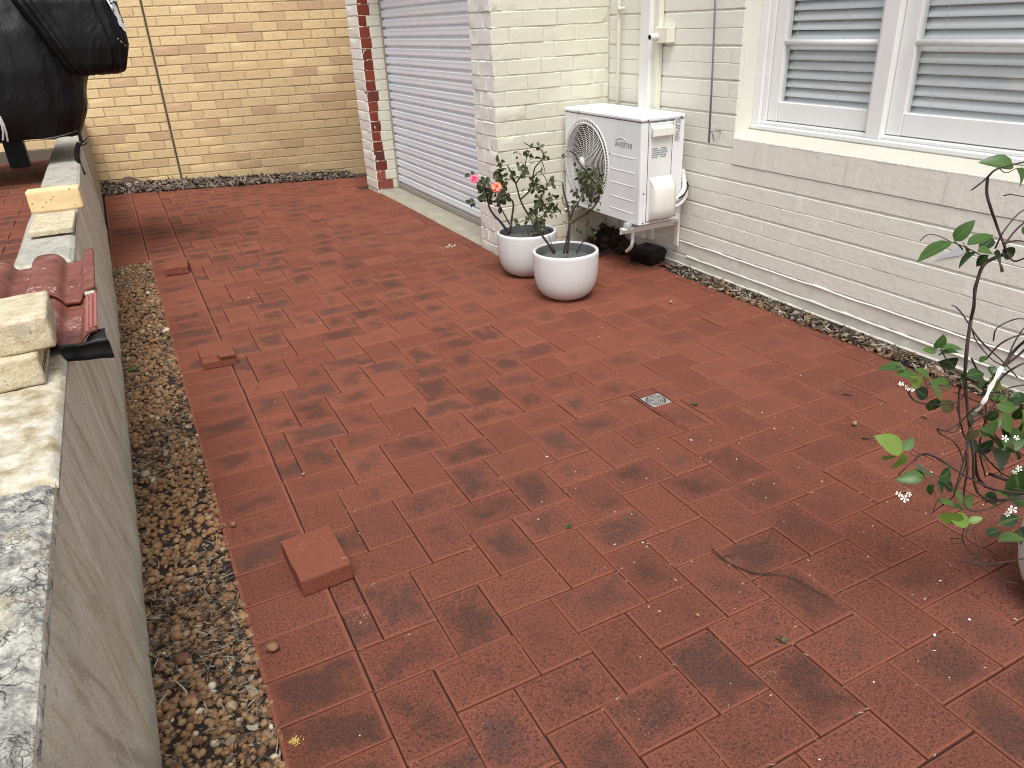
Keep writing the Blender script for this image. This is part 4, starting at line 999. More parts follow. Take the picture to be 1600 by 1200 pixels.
# side service panel with grip, valve cover, labels, screws
sp_ = MB(); sp_.box((2.712, AY0-0.004, 0.350), (2.880, AY0+0.004, 0.915), 0.0035); panel = sp_.build('service_panel', MAT['steelside'], ac)
b = MB(); b.box((2.7085, AY0-0.0008, 0.3465), (2.8835, AY0+0.003, 0.9185)); b.build('panel_gap_shade', MAT['dark'], ac)  # dark frame behind the panel, its colour stands in for shade in the gap
b = MB(); V = []
for x in (2.722, 2.868):
    V += [(x, AY0-0.004, 0.897), (x, AY0-0.030, 0.884), (x, AY0-0.034, 0.845), (x, AY0-0.026, 0.838), (x, AY0-0.004, 0.862)]
b.add(V, [(0,1,2,3,4), (9,8,7,6,5), (0,5,6,1), (1,6,7,2), (2,7,8,3), (3,8,9,4)]); b.build('hand_grip', MAT['plastic'], panel)
vc = MB(); rows = [(0.612, 0.004, 0.0), (0.605, 0.010, 0.004), (0.560, 0.052, 0.008), (0.540, 0.062, 0.010), (0.430, 0.064, 0.012), (0.380, 0.058, 0.014), (0.358, 0.030, 0.018), (0.350, 0.004, 0.02)]
V = []
for (zz, d, ins) in rows:
    x0, x1 = 2.722+ins*0.3, 2.898-ins*0.2
    V += [(x0, AY0-0.003, zz), (x0+0.004, AY0-d*0.85-0.003, zz), (x0+0.02, AY0-d-0.003, zz), (x1-0.035, AY0-d-0.003, zz), (x1-0.008, AY0-d*0.8-0.003, zz), (x1, AY0-0.003, zz)]
vc.add(V, [(i*6+j, (i+1)*6+j, (i+1)*6+j+1, i*6+j+1) for i in range(len(rows)-1) for j in range(5)]); vc.build('valve_cover', MAT['plastic'], panel, True).data.set_sharp_from_angle(angle=R(60))
lb = MB()
r_ = np.random.default_rng(21)
for rowz in (0.772, 0.760, 0.748, 0.736, 0.724):
    x = 2.735
    while x < 2.838:
        l_ = r_.uniform(0.006, 0.022)
        if r_.random() < 0.8: lb.box((x, AY0-0.0052, rowz-0.0035), (min(x+l_, 2.845), AY0-0.0045, rowz+0.0035))
        x += l_+0.004
lb.build('printed_notice', MAT['print'], panel)
b = MB(); b.box((2.896, AY0-0.002, 0.800), (2.936, AY0+0.001, 0.925)); lab = b.build('rating_label', MAT['paper'], ac)
lb = MB()
for rowz in np.arange(0.808, 0.920, 0.0085):
    x = 2.900
    while x < 2.930:
        l_ = r_.uniform(0.004, 0.014)
        if r_.random() < 0.7: lb.box((x, AY0-0.0032, rowz-0.002), (min(x+l_, 2.933), AY0-0.0024, rowz+0.0025))
        x += l_+0.002
lb.build('label_print', MAT['print'], lab)
for (x, y, z, ax) in ((AX0-0.006, 2.62, AZ1-0.018, 'x'), (2.70, AY0-0.006, AZ1-0.018, 'y'), (2.935, AY0-0.006, AZ1-0.018, 'y'), (2.69, AY0, 0.52, 'y'), (2.69, AY0, 0.345, 'y'), (2.925, AY0, 0.36, 'y'), (AX0, 2.27, 0.716, 'x')):
    b = MB(); b.lathe([(0, 0.0025), (0.0045, 0.002), (0.0052, -0.001)], (x, y, z), 10, ax); b.build('screw', MAT['dark'], ac)
# wall brackets and feet
for yb in (2.04, 2.70):
    b = MB(); b.box((2.60, yb-0.018, AZ0-0.040), (3.036, yb+0.018, AZ0-0.028), 0.001); b.box((2.60, yb+0.012, AZ0-0.068), (3.034, yb+0.018, AZ0-0.041), 0.001); b.box((3.018, yb-0.0175, AZ0-0.20), (3.0345, yb+0.0175, 0.62), 0.001)
    br = b.build('wall_bracket', MAT['duct'], ac)
    for xx in (2.645, 2.93):
        q = MB(); q.lathe([(0.026, -0.0275), (0.026, -0.004), (0.018, 0.004), (0, 0.004)][::-1], (xx, yb, AZ0), 14); q.build('rubber_foot', m_plain('grey_rubber', (0.30, 0.32, 0.33), 0.6, 0.1, 30, 0) if 'grey_rubber' not in bpy.data.materials else bpy.data.materials['grey_rubber'], br, True)
# lagged pipes to the wall, drain hose
wrap = m_plain('white_pipe_lagging', (0.66, 0.65, 0.61), 0.7, 0.2, 40, 0.5, 90, 0.004)
for k, (pts, rad) in enumerate(((((2.885, 1.935, 0.445), (2.925, 1.915, 0.475), (2.965, 1.925, 0.505), (2.990, 1.95, 0.535), (2.998, 1.972, 0.58), (3.0, 1.985, 0.62)), 0.0155), (((2.885, 1.938, 0.405), (2.935, 1.915, 0.435), (2.975, 1.918, 0.470), (3.004, 1.945, 0.50), (3.014, 1.975, 0.53)), 0.012))):
    b = MB(); sp_pts = spline(pts, 6); b.tube(sp_pts, [rad*(1+0.10*math.sin(i*1.9)) for i in range(len(sp_pts))], 9); b.build('lagged_pipe', wrap, ac, True)
b = MB(); b.tube(spline([(2.888, 1.932, 0.455), (2.935, 1.895, 0.485), (2.985, 1.91, 0.525), (3.01, 1.95, 0.55)], 5), 0.005, 6); b.build('cable', MAT['blackpl'], ac, True)
b = MB(); b.tube(spline([(2.70, 2.06, AZ0+0.005), (2.70, 2.06, 0.24), (2.705, 2.08, 0.17), (2.72, 2.15, 0.12)], 6), 0.011, 8); b.build('drain_hose', MAT['duct'], ac, True)

# ================================================================== POTS AND ROSES
PPROF = [(0.0, 0.0), (0.080, 0.0), (0.098, 0.003), (0.122, 0.014), (0.146, 0.034), (0.164, 0.060), (0.177, 0.095), (0.185, 0.140), (0.189, 0.190), (0.1905, 0.262), (0.1900, 0.274), (0.1865, 0.279), (0.178, 0.2805), (0.1735, 0.277), (0.172, 0.270)]
def pot(c, label, rz=0.0):
    t_ = empty('white_pot', c, label, 'pot', 'white U-shaped planters')
    b = MB(); b.lathe(PPROF, c, 56); b.build('body', MAT['pot'], t_, True)
    b = MB(); b.lathe([(0.172, 0.270), (0.1705, 0.262), (0.168, 0.205)], c, 56); b.build('inner_wall', MAT['inner_wall'], t_, True)  # the pot's own inner wall, coloured darker than the outside
    def f(u, v):
        a = 2*math.pi*u; r_ = 0.172*v; return (c[0]+r_*math.cos(a), c[1]+r_*math.sin(a), c[2]+0.222+0.006*mnoise.noise((c[0]*9+r_*30*math.cos(a), r_*30*math.sin(a), 0)))
    V, F = grid_mesh(f, np.linspace(0, 1, 41), np.linspace(0.02, 1.0, 14)); place('soil', mesh('soil', V, [q[::-1] for q in F], True, [MAT['potsoil']]), t_)
    return t_
P_BACK = (2.163, 2.452, 0.0005); P_FRONT = (2.140, 1.935, 0.0005); P_JAS = (2.018, -0.985, 0.0005)
pot(P_BACK, 'white pot standing behind the other one, beside the garage corner')
pot(P_FRONT, 'white pot standing in front of the other one and the air conditioner')

def leaf_geo(kind='pointed', fold=0.25, curl=0.12, n=5):
    """Unit-length leaf along +x, lying in xy."""
    V = []; UV = []; F = []
    for i in range(n+1):
        t = i/n
        wd = (0.235*math.sin(math.pi*t**0.85)**0.8 if kind == 'pointed' else 0.33*math.sin(math.pi*t**0.9)**0.7) if 0 < t < 1 else 0.004
        z = -curl*t*t
        for s_ in (-1, 0, 1): V.append((t, s_*wd, z + fold*wd*abs(s_))); UV.append((t, s_*0.5))
    for i in range(n): F += [(3*i, 3*i+3, 3*i+4, 3*i+1), (3*i+1, 3*i+4, 3*i+5, 3*i+2)]
    return V, F, UV
leaf_me = {}
def leaf_mesh(mat, kind, var):
    key = (mat, kind, var)
    if key not in leaf_me:
        V, F, UV = leaf_geo(kind, (0.15, 0.35, 0.55)[var], (0.05, 0.18, 0.32)[var]); leaf_me[key] = mesh('leaf', V, F, True, [MAT[mat]], uv=UV)
    return leaf_me[key]
def leaf(parent, base, tip, roll, mat, kind='pointed', name='leaf', wide=1.0, face=False):
    d = np.asarray(tip, float)-np.asarray(base, float); L = np.linalg.norm(d); d /= L
    up = np.array([0, 0, 1.0]) if abs(d[2]) < 0.95 else np.array([0, 1.0, 0]); y_ = np.cross(up, d); y_ /= np.linalg.norm(y_); z_ = np.cross(d, y_)
    if face:
        z_ = -AX_F*0.75 + np.array([0, 0, 0.6]); z_ -= d*np.dot(z_, d); z_ /= np.linalg.norm(z_); y_ = np.cross(z_, d)
    c, s = math.cos(roll), math.sin(roll); y2 = c*y_+s*z_; z2 = -s*y_+c*z_
    m_ = Matrix(((d[0]*L, y2[0]*L*wide, z2[0]*L, base[0]), (d[1]*L, y2[1]*L*wide, z2[1]*L, base[1]), (d[2]*L, y2[2]*L*wide, z2[2]*L, base[2]), (0, 0, 0, 1)))
    o_ = bpy.data.objects.new(name, leaf_mesh(mat, kind, int(rng.integers(3)))); COL.objects.link(o_)
    o_.parent = parent; o_.matrix_parent_inverse = WM[parent.name].inverted(); o_.matrix_basis = m_; WM[o_.name] = m_
    return o_
VIEW_N = np.array([AX_F[0], AX_F[1], 0]); VIEW_N /= np.linalg.norm(VIEW_N)
def at(u, v, c, d=0.0): return on_plane(u, v, np.array(c)+VIEW_N*d, VIEW_N)   # a point at the plant's own distance

def rose(c, label, stems, sprays, seed):
    r_ = np.random.default_rng(seed)
    t_ = empty('rose_bush', (c[0], c[1], c[2]+0.222), label, 'rose bush', 'potted rose bushes')
    for (pts, r0) in stems:
        P = [at(u, v, c, d) for (u, v, d) in pts]
        Q = spline(P, 5); b = MB(); b.tube(Q, list(np.linspace(r0, max(0.0015, r0*0.45), len(Q))), 7)
        for q in Q[1::3]:                                     # thorns
            e_ = q + r_.normal(0, 1, 3)*0.006; b.tube([q, e_], [0.0016, 0.0002], 4)
        b.build('stem', MAT['bark'], t_, True)
    for (u, v, d, du, dv, nl, sz) in sprays:                  # a compound leaf: stalk with paired leaflets
        base = at(u, v, c, d); end = at(u+du, v+dv, c, d + r_.normal(0, 0.03)); ax_ = end-base; L = np.linalg.norm(ax_)
        b = MB(); b.tube([base, base+ax_*0.5+np.array([0, 0, 0.006]), end], [0.0012, 0.001, 0.0007], 4); b.build('leaf_stalk', MAT['twine'], t_)
        side = np.cross(ax_/L, AX_F); side /= np.linalg.norm(side)
        for k in range(nl):
            f_ = 1.0 if k == 0 else 0.45+0.5*((k-1)//2)/max(1, (nl-1)//2); sg = 0 if k == 0 else (1 if k % 2 else -1)
            p0 = base+ax_*(f_ if k else 0.97); dr = ax_/L*(1.0 if k == 0 else 0.35) + side*sg*0.9 + r_.normal(0, 0.30, 3) + np.array([0, 0, -0.15])
            dr /= np.linalg.norm(dr); l_ = sz*(1.1 if k == 0 else 0.95)*r_.uniform(0.8, 1.2)
            leaf(t_, p0, p0+dr*l_, r_.normal(0, 0.8), 'roseleaf', 'round', face=True)
    return t_
def fill(r_, n, box, d=(-0.10, 0.10), nl=(3, 5), sz=(0.030, 0.043), l=(8, 16)):
    out = []
    for _ in range(n):
        a = r_.uniform(0, 2*math.pi); L = r_.uniform(*l)
        out.append((r_.uniform(box[0], box[2]), r_.uniform(box[1], box[3]), r_.uniform(*d), L*math.cos(a), L*math.sin(a)*0.7+3, int(r_.choice(nl)), r_.uniform(*sz)))
    return out
r_ = np.random.default_rng(31)
st1 = [([(796, 366, 0), (783, 348, -0.01), (771, 335, -0.02), (764, 322, -0.02), (760, 300, -0.03), (752, 285, -0.04), (745, 280, -0.05)], 0.0085),
       ([(797, 364, 0.01), (800, 340, 0.02), (802, 318, 0.02), (795, 309, 0.0), (786, 300, -0.02), (777, 292, -0.04)], 0.0075),
       ([(796, 350, 0.0), (788, 335, 0.0), (783, 325, -0.02), (775, 310, -0.04)], 0.005),
       ([(838, 354, 0.03), (822, 330, 0.02), (813, 312, 0.02), (806, 287, 0.0), (797, 266, -0.02), (792, 258, -0.03)], 0.007),
       ([(813, 312, 0.02), (828, 297, 0.04), (832, 280, 0.04), (836, 262, 0.03), (846, 250, 0.02), (849, 240, 0.02), (843, 233, 0.0), (830, 229, 0.0), (819, 223, 0.0)], 0.0055),
       ([(832, 280, 0.04), (842, 268, 0.05), (850, 275, 0.06), (855, 285, 0.06)], 0.004),
       ([(806, 287, 0.0), (818, 268, 0.0), (822, 250, 0.0), (826, 238, 0.0)], 0.0045), ([(846, 250, 0.02), (850, 262, 0.02), (852, 270, 0.03)], 0.003)]
sp1 = fill(r_, 30, (744, 264, 786, 322)) + fill(r_, 9, (784, 256, 814, 288)) + fill(r_, 12, (810, 224, 850, 262), nl=(1, 3)) + fill(r_, 20, (832, 274, 862, 328)) + fill(r_, 7, (812, 340, 842, 362), d=(-0.02, 0.05))
rose1 = rose(P_BACK, 'leafy rose bush with pink and red blooms in the white pot by the garage corner', st1, sp1, 41)
st2 = [([(886, 396, 0), (889, 370, 0), (890, 344, 0), (887, 322, 0.01), (881, 300, 0.02), (879, 285, 0.02)], 0.0085), ([(881, 396, -0.02), (886, 370, -0.01), (889, 352, 0)], 0.006),
       ([(890, 350, 0), (905, 340, 0.0), (922, 329, -0.01), (932, 317, -0.01), (936, 306, -0.01), (928, 285, 0.0), (915, 268, 0.0), (904, 252, 0.01), (897, 240, 0.01), (890, 236, 0.0)], 0.0065),
       ([(866, 396, -0.02), (856, 380, -0.03), (846, 366, -0.02), (841, 350, 0.0), (838, 334, 0.02), (842, 318, 0.03), (848, 302, 0.03)], 0.008), ([(868, 394, -0.04), (862, 382, -0.04), (857, 368, -0.05)], 0.0035),
       ([(901, 396, 0.02), (908, 382, 0.02), (916, 370, 0.03), (918, 352, 0.03), (917, 340, 0.02)], 0.0045), ([(890, 344, 0), (898, 325, -0.02), (908, 308, -0.02), (912, 290, -0.01)], 0.005), ([(889, 322, 0.0), (880, 318, 0.0), (879, 305, 0.0)], 0.003)]
sp2 = fill(r_, 30, (902, 266, 936, 314), sz=(0.028, 0.038)) + fill(r_, 6, (890, 308, 936, 328), sz=(0.022, 0.03)) + fill(r_, 9, (838, 300, 862, 338), sz=(0.025, 0.035)) + fill(r_, 5, (898, 342, 928, 366), nl=(1, 3), sz=(0.02, 0.028)) + fill(r_, 4, (884, 234, 904, 246), nl=(1, 3), sz=(0.015, 0.022)) + fill(r_, 3, (826, 350, 850, 364), nl=(3,), sz=(0.022, 0.03))
rose2 = rose(P_FRONT, 'sparse rose bush with bare stems and no blooms in the front white pot', st2, sp2, 43)
def bloom(parent, p, rad, m_in, m_out, seed):
    r2 = np.random.default_rng(seed); o_ = None
    tilt = np.array([-0.35, -0.75, 0.55]); tilt /= np.linalg.norm(tilt); a1 = np.cross(tilt, (0, 0, 1)); a1 /= np.linalg.norm(a1); a2 = np.cross(tilt, a1)
    for layer, (n, rr_, up_, mt) in enumerate(((6, 1.0, 0.15, m_out), (6, 0.78, 0.45, m_in), (5, 0.5, 0.75, m_in), (3, 0.26, 0.9, m_out))):
        b = MB()
        for k in range(n):
            a = 2*math.pi*(k+0.5*layer)/n + r2.normal(0, 0.15); V = []
            for i in range(4):
                for j in range(5):
                    t = i/3; s_ = (j/4-0.5)*1.25*math.sin(0.5+t*2.0); ca, sa = math.cos(a+s_*0.9), math.sin(a+s_*0.9)
                    rd = rad*rr_*(0.12+0.88*t)*(1-0.05*abs(s_)) ; hh = rad*(up_*t*(1.0-0.35*t) - 0.25*t*t*(1-up_)) + r2.normal(0, 0.0008)
                    V.append(np.asarray(p)+a1*rd*ca+a2*rd*sa+tilt*hh)
            b.add(V, [(i*5+j, (i+1)*5+j, (i+1)*5+j+1, i*5+j+1) for i in range(3) for j in range(4)])
        q = b.build('bloom' if o_ is None else 'petal_whorl', MAT[mt], parent if o_ is None else o_, True)
        if o_ is None: o_ = q
    return o_
tag(bloom(rose1, at(741, 279, P_BACK, -0.16), 0.028, 'pink', 'pink', 1), 'pink bloom')
tag(bloom(rose1, at(776, 292, P_BACK, -0.20), 0.034, 'coral', 'red', 2), 'red and orange bloom')

# ================================================================== SMALL THINGS ON THE PAVING
# bait box in the corner
bx = empty('black_box', (2.945, 2.215, 0.002), 'small black plastic lidded box on the paving below the air conditioner', 'box')
b = MB(); c4 = [(2.845, 2.29), (2.872, 2.085), (3.025, 2.135), (3.005, 2.325)]; ct = np.mean(c4, axis=0)
def quad_prism(m_, c4, z0, z1, s0, s1):
    V = [(*(ct+(np.array(p)-ct)*s0), z0) for p in c4] + [(*(ct+(np.array(p)-ct)*s1), z1) for p in c4]
    m_.add(V, [(0,3,2,1), (4,5,6,7)] + [(i, (i+1) % 4, 4+(i+1) % 4, 4+i) for i in range(4)])
quad_prism(b, c4, 0.002, 0.066, 0.90, 1.0); b.build('tray', MAT['blackpl'], bx)
b = MB(); quad_prism(b, c4, 0.068, 0.084, 1.04, 1.02); quad_prism(b, c4, 0.0842, 0.102, 1.0, 0.80); b.build('lid', MAT['blackpl'], bx)
b = MB(); q0 = (np.array(c4[0])+c4[1])/2; b.box((q0[0]-0.006, q0[1]-0.02, 0.05), (q0[0]+0.006, q0[1]+0.02, 0.082), 0.002); b.build('latch', MAT['blackpl'], bx)

# floor drain
dx, dy, dh = DRAIN
dn = empty('floor_drain', (dx, dy, 0.0), 'square stainless floor drain with ring slots set in the red paving', 'drain')
b = MB(); b.box((dx-0.0485, dy-0.0485, -0.03), (dx+0.0485, dy+0.0485, -0.0075)); b.build('sump', MAT['dark'], dn)
gr = MB()
V = []; N_ = 48
for k in range(N_):
    a = 2*math.pi*k/N_ + math.pi/4; c, s = math.cos(a), math.sin(a); m_ = 0.0475/max(abs(c), abs(s)); V += [(dx+0.043*c, dy+0.043*s, -0.002), (dx+m_*c, dy+m_*s, -0.002)]
gr.add(V, [(2*k, 2*((k+1) % N_), 2*((k+1) % N_)+1, 2*k+1)[::-1] for k in range(N_)])
gr.build('frame', MAT['chrome'], dn)
for k, (ra, rb) in enumerate(((0.0, 0.008), (0.0125, 0.0165), (0.0215, 0.0265), (0.0315, 0.0365))):
    b = MB(); b.lathe([(ra, -0.006), (ra, -0.002), (rb, -0.002), (rb, -0.006)], (dx, dy, 0), 36); b.build('grate_ring', MAT['chrome'], dn)
b = MB()
for k in range(4):
    a = math.pi/2*k + 0.2; c, s = math.cos(a), math.sin(a); w_ = 0.0028
    b.add([(dx+0.006*c-w_*s, dy+0.006*s+w_*c, -0.0024), (dx+0.006*c+w_*s, dy+0.006*s-w_*c, -0.0024), (dx+0.0435*c+w_*s, dy+0.0435*s-w_*c, -0.0024), (dx+0.0435*c-w_*s, dy+0.0435*s+w_*c, -0.0024)], [(0, 1, 2, 3)])
b.build('grate_spokes', MAT['chrome'], dn)

def rough_box(L, W, H, seed, jit=0.0022, seg=12, bev=0.004):
    """A weathered brick: box with worn, uneven corners (centre bottom at the origin)."""
    V = []; idx = {}; F = []
    def pt(x, y, z):
        k_ = (round(x, 5), round(y, 5), round(z, 5))
        if k_ in idx: return idx[k_]
        q = np.array([x, y, z]); inn = np.clip(q, [-L/2+bev, -W/2+bev, bev], [L/2-bev, W/2-bev, H-bev]); d = q-inn; l = np.linalg.norm(d)
        if l > 1e-6: q = inn + d/l*min(l, bev)
        n = Vector((q[0]*22, q[1]*22, q[2]*22+seed)); q = q + np.array([mnoise.noise(n), mnoise.noise(n+Vector((9, 0, 0))), mnoise.noise(n+Vector((0, 9, 0)))])*jit
        V.append(q); idx[k_] = len(V)-1; return idx[k_]
    X = np.linspace(-L/2, L/2, seg*2+1); Y = np.linspace(-W/2, W/2, seg+1); Z = np.linspace(0, H, seg+1)
    for (A, B, mk, flip) in ((X, Y, lambda a, b: (a, b, 0), 1), (X, Y, lambda a, b: (a, b, H), 0), (X, Z, lambda a, b: (a, -W/2, b), 0), (X, Z, lambda a, b: (a, W/2, b), 1), (Y, Z, lambda a, b: (-L/2, a, b), 1), (Y, Z, lambda a, b: (L/2, a, b), 0)):
        for i in range(len(A)-1):
            for j in range(len(B)-1):
                f = [pt(*mk(A[i], B[j])), pt(*mk(A[i+1], B[j])), pt(*mk(A[i+1], B[j+1])), pt(*mk(A[i], B[j+1]))]; F.append(f[::-1] if flip else f)
    return V, F
# loose pavers left along the header course
def loose(label, corners, z, h, chip=None, cut=False, seed=0):
    """corners: near-left, near-right, far-right, far-left on the ground."""
    c4 = [np.array(p) for p in corners]; V = []; F = []; ch = 0.004; ct_ = sum(c4)/4
    base = [(*p, z) for p in c4]; up = [(*(p), z+h-ch) for p in c4]; ins = [(*(p+(ct_-p)/np.linalg.norm(ct_-p)*ch*1.4), z+h) for p in c4]
    if chip is None:
        L_, W_ = np.linalg.norm(c4[1]-c4[0]), np.linalg.norm(c4[3]-c4[0]); Vr, Fr = rough_box(L_, W_, h, seed, 0.0024, 12, 0.0035)
        o_ = place('loose_paver', mesh('loose_paver', Vr, Fr, True, [MAT['loose']]), None, (ct_[0], ct_[1], z), (0, 0, math.atan2(*(c4[1]-c4[0])[::-1]))); o_.data.set_sharp_from_angle(angle=R(35))
    elif chip == 'none':
        V = base+up+ins; F = [(3,2,1,0)] + [(i, (i+1) % 4, 4+(i+1) % 4, 4+i) for i in range(4)] + [(4+i, 4+(i+1) % 4, 8+(i+1) % 4, 8+i) for i in range(4)] + [(8, 9, 10, 11)]
        o_ = place('loose_paver', mesh('loose_paver', V, F, False, [MAT['loose']]))
    else:                                                       # near edge broken away over part of its length
        a, b_, c_, d_ = c4; ax_ = b_-a; ay_ = d_-a; prof = [(0.0, 0.16), (0.12, 0.21), (0.25, 0.18), (0.36, 0.24), (0.47, 0.22), (0.52, 0.10), (0.55, 0.0), (1.0, 0.0)]
        top_ = [a+ax_*s_+ay_*t_ for s_, t_ in prof]; mid_ = [a+ax_*s_+ay_*(t_*0.75) for s_, t_ in prof]; low_ = [a+ax_*s_ for s_, t_ in prof]; n = len(prof)
        zt, zm = z+h, z+h*0.62
        V = [(*p, z) for p in low_] + [(*p, zm-(0.0 if t_ > 0.02 else -h*0.3)) for p, (_, t_) in zip(low_, prof)] + [(*p, zm) for p in mid_] + [(*p, zt) for p in top_] + [(*c_, z), (*d_, z), (*c_, zt), (*d_, zt)]
        for i in range(n-1):
            for k_ in range(3): F.append((k_*n+i, k_*n+i+1, (k_+1)*n+i+1, (k_+1)*n+i))
        F.append(tuple(range(3*n, 4*n)) + (4*n+2, 4*n+3)); F += [(n-1, 4*n, 4*n+2, 4*n-1, 3*n-1, 2*n-1), (4*n+1, 0, n, 2*n, 3*n, 4*n+3), (4*n, 4*n+1, 4*n+3, 4*n+2)]
        o_ = place('loose_paver', mesh('loose_paver', V, F, False, [MAT['loose']]))
    return tag(o_, label, 'paver', 'loose pavers on the paving')
def m_loose():
    t = NT('clean_red_paver'); n = t.noise(40, 6, 0.7)
    c = t.mix(n, (0.165, 0.050, 0.030), (0.250, 0.078, 0.047)); c = t.mix(t.math('MULTIPLY', t.step(t.noise(18, 4), 0.5, 0.7), 0.5), c, (0.17, 0.065, 0.050))
    c = t.mix(t.math('MULTIPLY', t.step(t.noise(240, 2), 0.66, 0.74), 0.6), c, (0.06, 0.03, 0.025)); c = t.mix(t.math('MULTIPLY', t.step(t.math('MULTIPLY', t.noise(120, 3), t.noise(12, 2)), 0.40, 0.44), 0.8), c, (0.52, 0.44, 0.38))
    g_ = t.noise(300, 3, 0.8); c = t.mix(t.step(g_, 0.36, 0.64), t.mix(0.4, c, (0.03, 0.012, 0.009)), t.mix(0.25, c, (0.42, 0.15, 0.09)))
    return t.done(c, 0.85, t.bump(t.math('ADD', n, g_), 0.5, 0.002))
MAT['loose'] = m_loose()
def gxy(u, v, z=0.0): return onz(u, v, z)[:2]
def corners(*p): return [np.array(q) for q in p]
loose('thick clean loose paver lying square on the header course nearest the camera', corners((0.165, 0.114), (0.318, 0.122), (0.306, 0.338), (0.153, 0.336)), 0.002, 0.058, seed=4)
loose('chipped loose paver with a broken near edge lying halfway along the gravel', corners((0.110, 1.992), (0.268, 1.976), (0.260, 2.205), (0.109, 2.205)), 0.002, 0.050, chip=True)
loose('loose paver lying at the far end of the gravel strip', corners((0.086, 3.796), (0.235, 3.780), (0.236, 4.03), (0.086, 4.035)), 0.002, 0.051, seed=9)
# stray pebbles on the paving
for (u, v, sz, lb) in ((427, 1018, 0.013, 'round pale pebble on the header course nearest the camera'), (365, 824, 0.010, 'small tan pebble on the header course beside the gravel'), (1048, 474, 0.011, 'pinkish pebble on the paving between the pots and the house wall'),
                       (1335, 665, 0.012, 'tan pebble on the paving beside the jasmine'), (1090, 963, 0.006, 'tiny tan pebble near the fallen twig')):
    V, F, rr = pebbles(1, (0, 0.0001), (0, 0.0001), sz*2, 0, 0.0001, 50+u); p = onz(u, v, 0.0)
    V = V-V.mean(0); V[:, 2] -= V[:, 2].min()
    tag(place('pebble', fast_mesh('pebble', V, F, MAT['pebble'], np.full(len(V), 0.62)), loc=(p[0], p[1], 0.0022)), lb, 'pebble', 'stray pebbles')
# fallen twig
b = MB(); tw = spline([(*gxy(1112, 862), 0.012), (*gxy(1135, 880), 0.007), (*gxy(1180, 898), 0.006), (*gxy(1225, 903), 0.010), (*gxy(1260, 918), 0.008), (*gxy(1302, 941), 0.005)], 6)
b.tube(tw, list(np.linspace(0.0024, 0.0010, len(tw))), 6); b.tube([(*gxy(1130, 872), 0.007), (*gxy(1150, 872), 0.016), (*gxy(1153, 864), 0.020)], [0.0016, 0.0012, 0.0006], 5); b.tube([(*gxy(1190, 899), 0.006), (*gxy(1225, 897), 0.016)], [0.0016, 0.0006], 5)
tag(b.build('twig', MAT['bark'], None, True), 'thin dark twig lying across the paving in front of the jasmine', 'twig')
for (a, c_, lb) in (((1316, 617), (1333, 619), 'short dark stick on the paving, the one farthest from the camera'), ((1346, 686), (1360, 687), 'short dark stick beside the tan pebble'), ((1439, 652), (1448, 656), 'short dark stick below the jasmine leaves')):
    b = MB(); b.tube([(*gxy(*a), 0.004), (*((gxy(*a)+gxy(*c_))/2), 0.006), (*gxy(*c_), 0.004)], [0.002, 0.0035, 0.0015], 6); tag(b.build('stick', MAT['bark'], None, True), lb, 'stick', 'short sticks')
V, F, rr = scraps(45, lambda r: (gxy(703, 385)[0]+r.normal(0, 0.035), gxy(703, 385)[1]+r.normal(0, 0.02), 0.0025), 0.012, 0.004, 67, up=0.02)
tag(place('lime_crumbs', fast_mesh('lime_crumbs', V, F, MAT['petal'])), 'white lime crumbs spilled on the paving in front of the roller door', 'crumbs', kind='stuff')
# yellow crumb splash on a header paver
V, F, rr = scraps(80, lambda r: (gxy(462, 1158)[0]+r.normal(0, 0.006), gxy(462, 1158)[1]+r.normal(0, 0.006), 0.0025), 0.004, 0.0018, 61, up=0.1)
tag(place('pollen_crumbs', fast_mesh('pollen_crumbs', V, F, m_plain('yellow_crumb', (0.62, 0.44, 0.13), 0.8, 0.2, 90, 0))), 'yellow crumbs spilled on a header paver', 'crumbs', kind='stuff')
# small weeds
def weed(u, v, z, label, n, ln, mat, seed, spread=1.0):
    r2 = np.random.default_rng(seed); p = onz(u, v, z); t_ = empty('weed', (p[0], p[1], z), label, 'weed')
    for k in range(n):
        a = 2*math.pi*k/n + r2.normal(0, 0.3); el = r2.uniform(0.25, 0.8)/spread; q = p + ln*r2.uniform(0.7, 1.1)*np.array([math.cos(a)*math.cos(el), math.sin(a)*math.cos(el), math.sin(el)])
        leaf(t_, p+np.array([0, 0, 0.001]), q, r2.normal(0, 0.3), mat, 'pointed')
weed(212, 579, 0.0, 'tiny green weed growing in the gravel strip', 9, 0.040, 'weedleaf', 1)
weed(1085, 633, 0.0, 'dried grey green tuft in a paving joint beside the floor drain', 14, 0.020, 'jasold', 2)
weed(888, 825, 0.0, 'tiny dark sprig in a paving joint in the middle of the courtyard', 5, 0.018, 'jasleaf', 3)
weed(1222, 1003, 0.0, 'wispy dry tuft in a paving joint in front of the twig', 9, 0.018, 'jasold', 4)
# dead leaf by the back wall
p = on_plane(203, 287, (0, 7.50, 0), (0.2, 1, 0)); t_ = leaf(paving, p+np.array([-0.09, -0.03, 0.01]), p+np.array([0.10, 0.0, 0.045]), 0.6, 'dead', 'round', 'dead_leaf')
t_.parent = None; t_.matrix_basis = WM[t_.name]; tag(t_, 'curled dark brown leaf lying on the mulch against the cream wall', 'leaf')

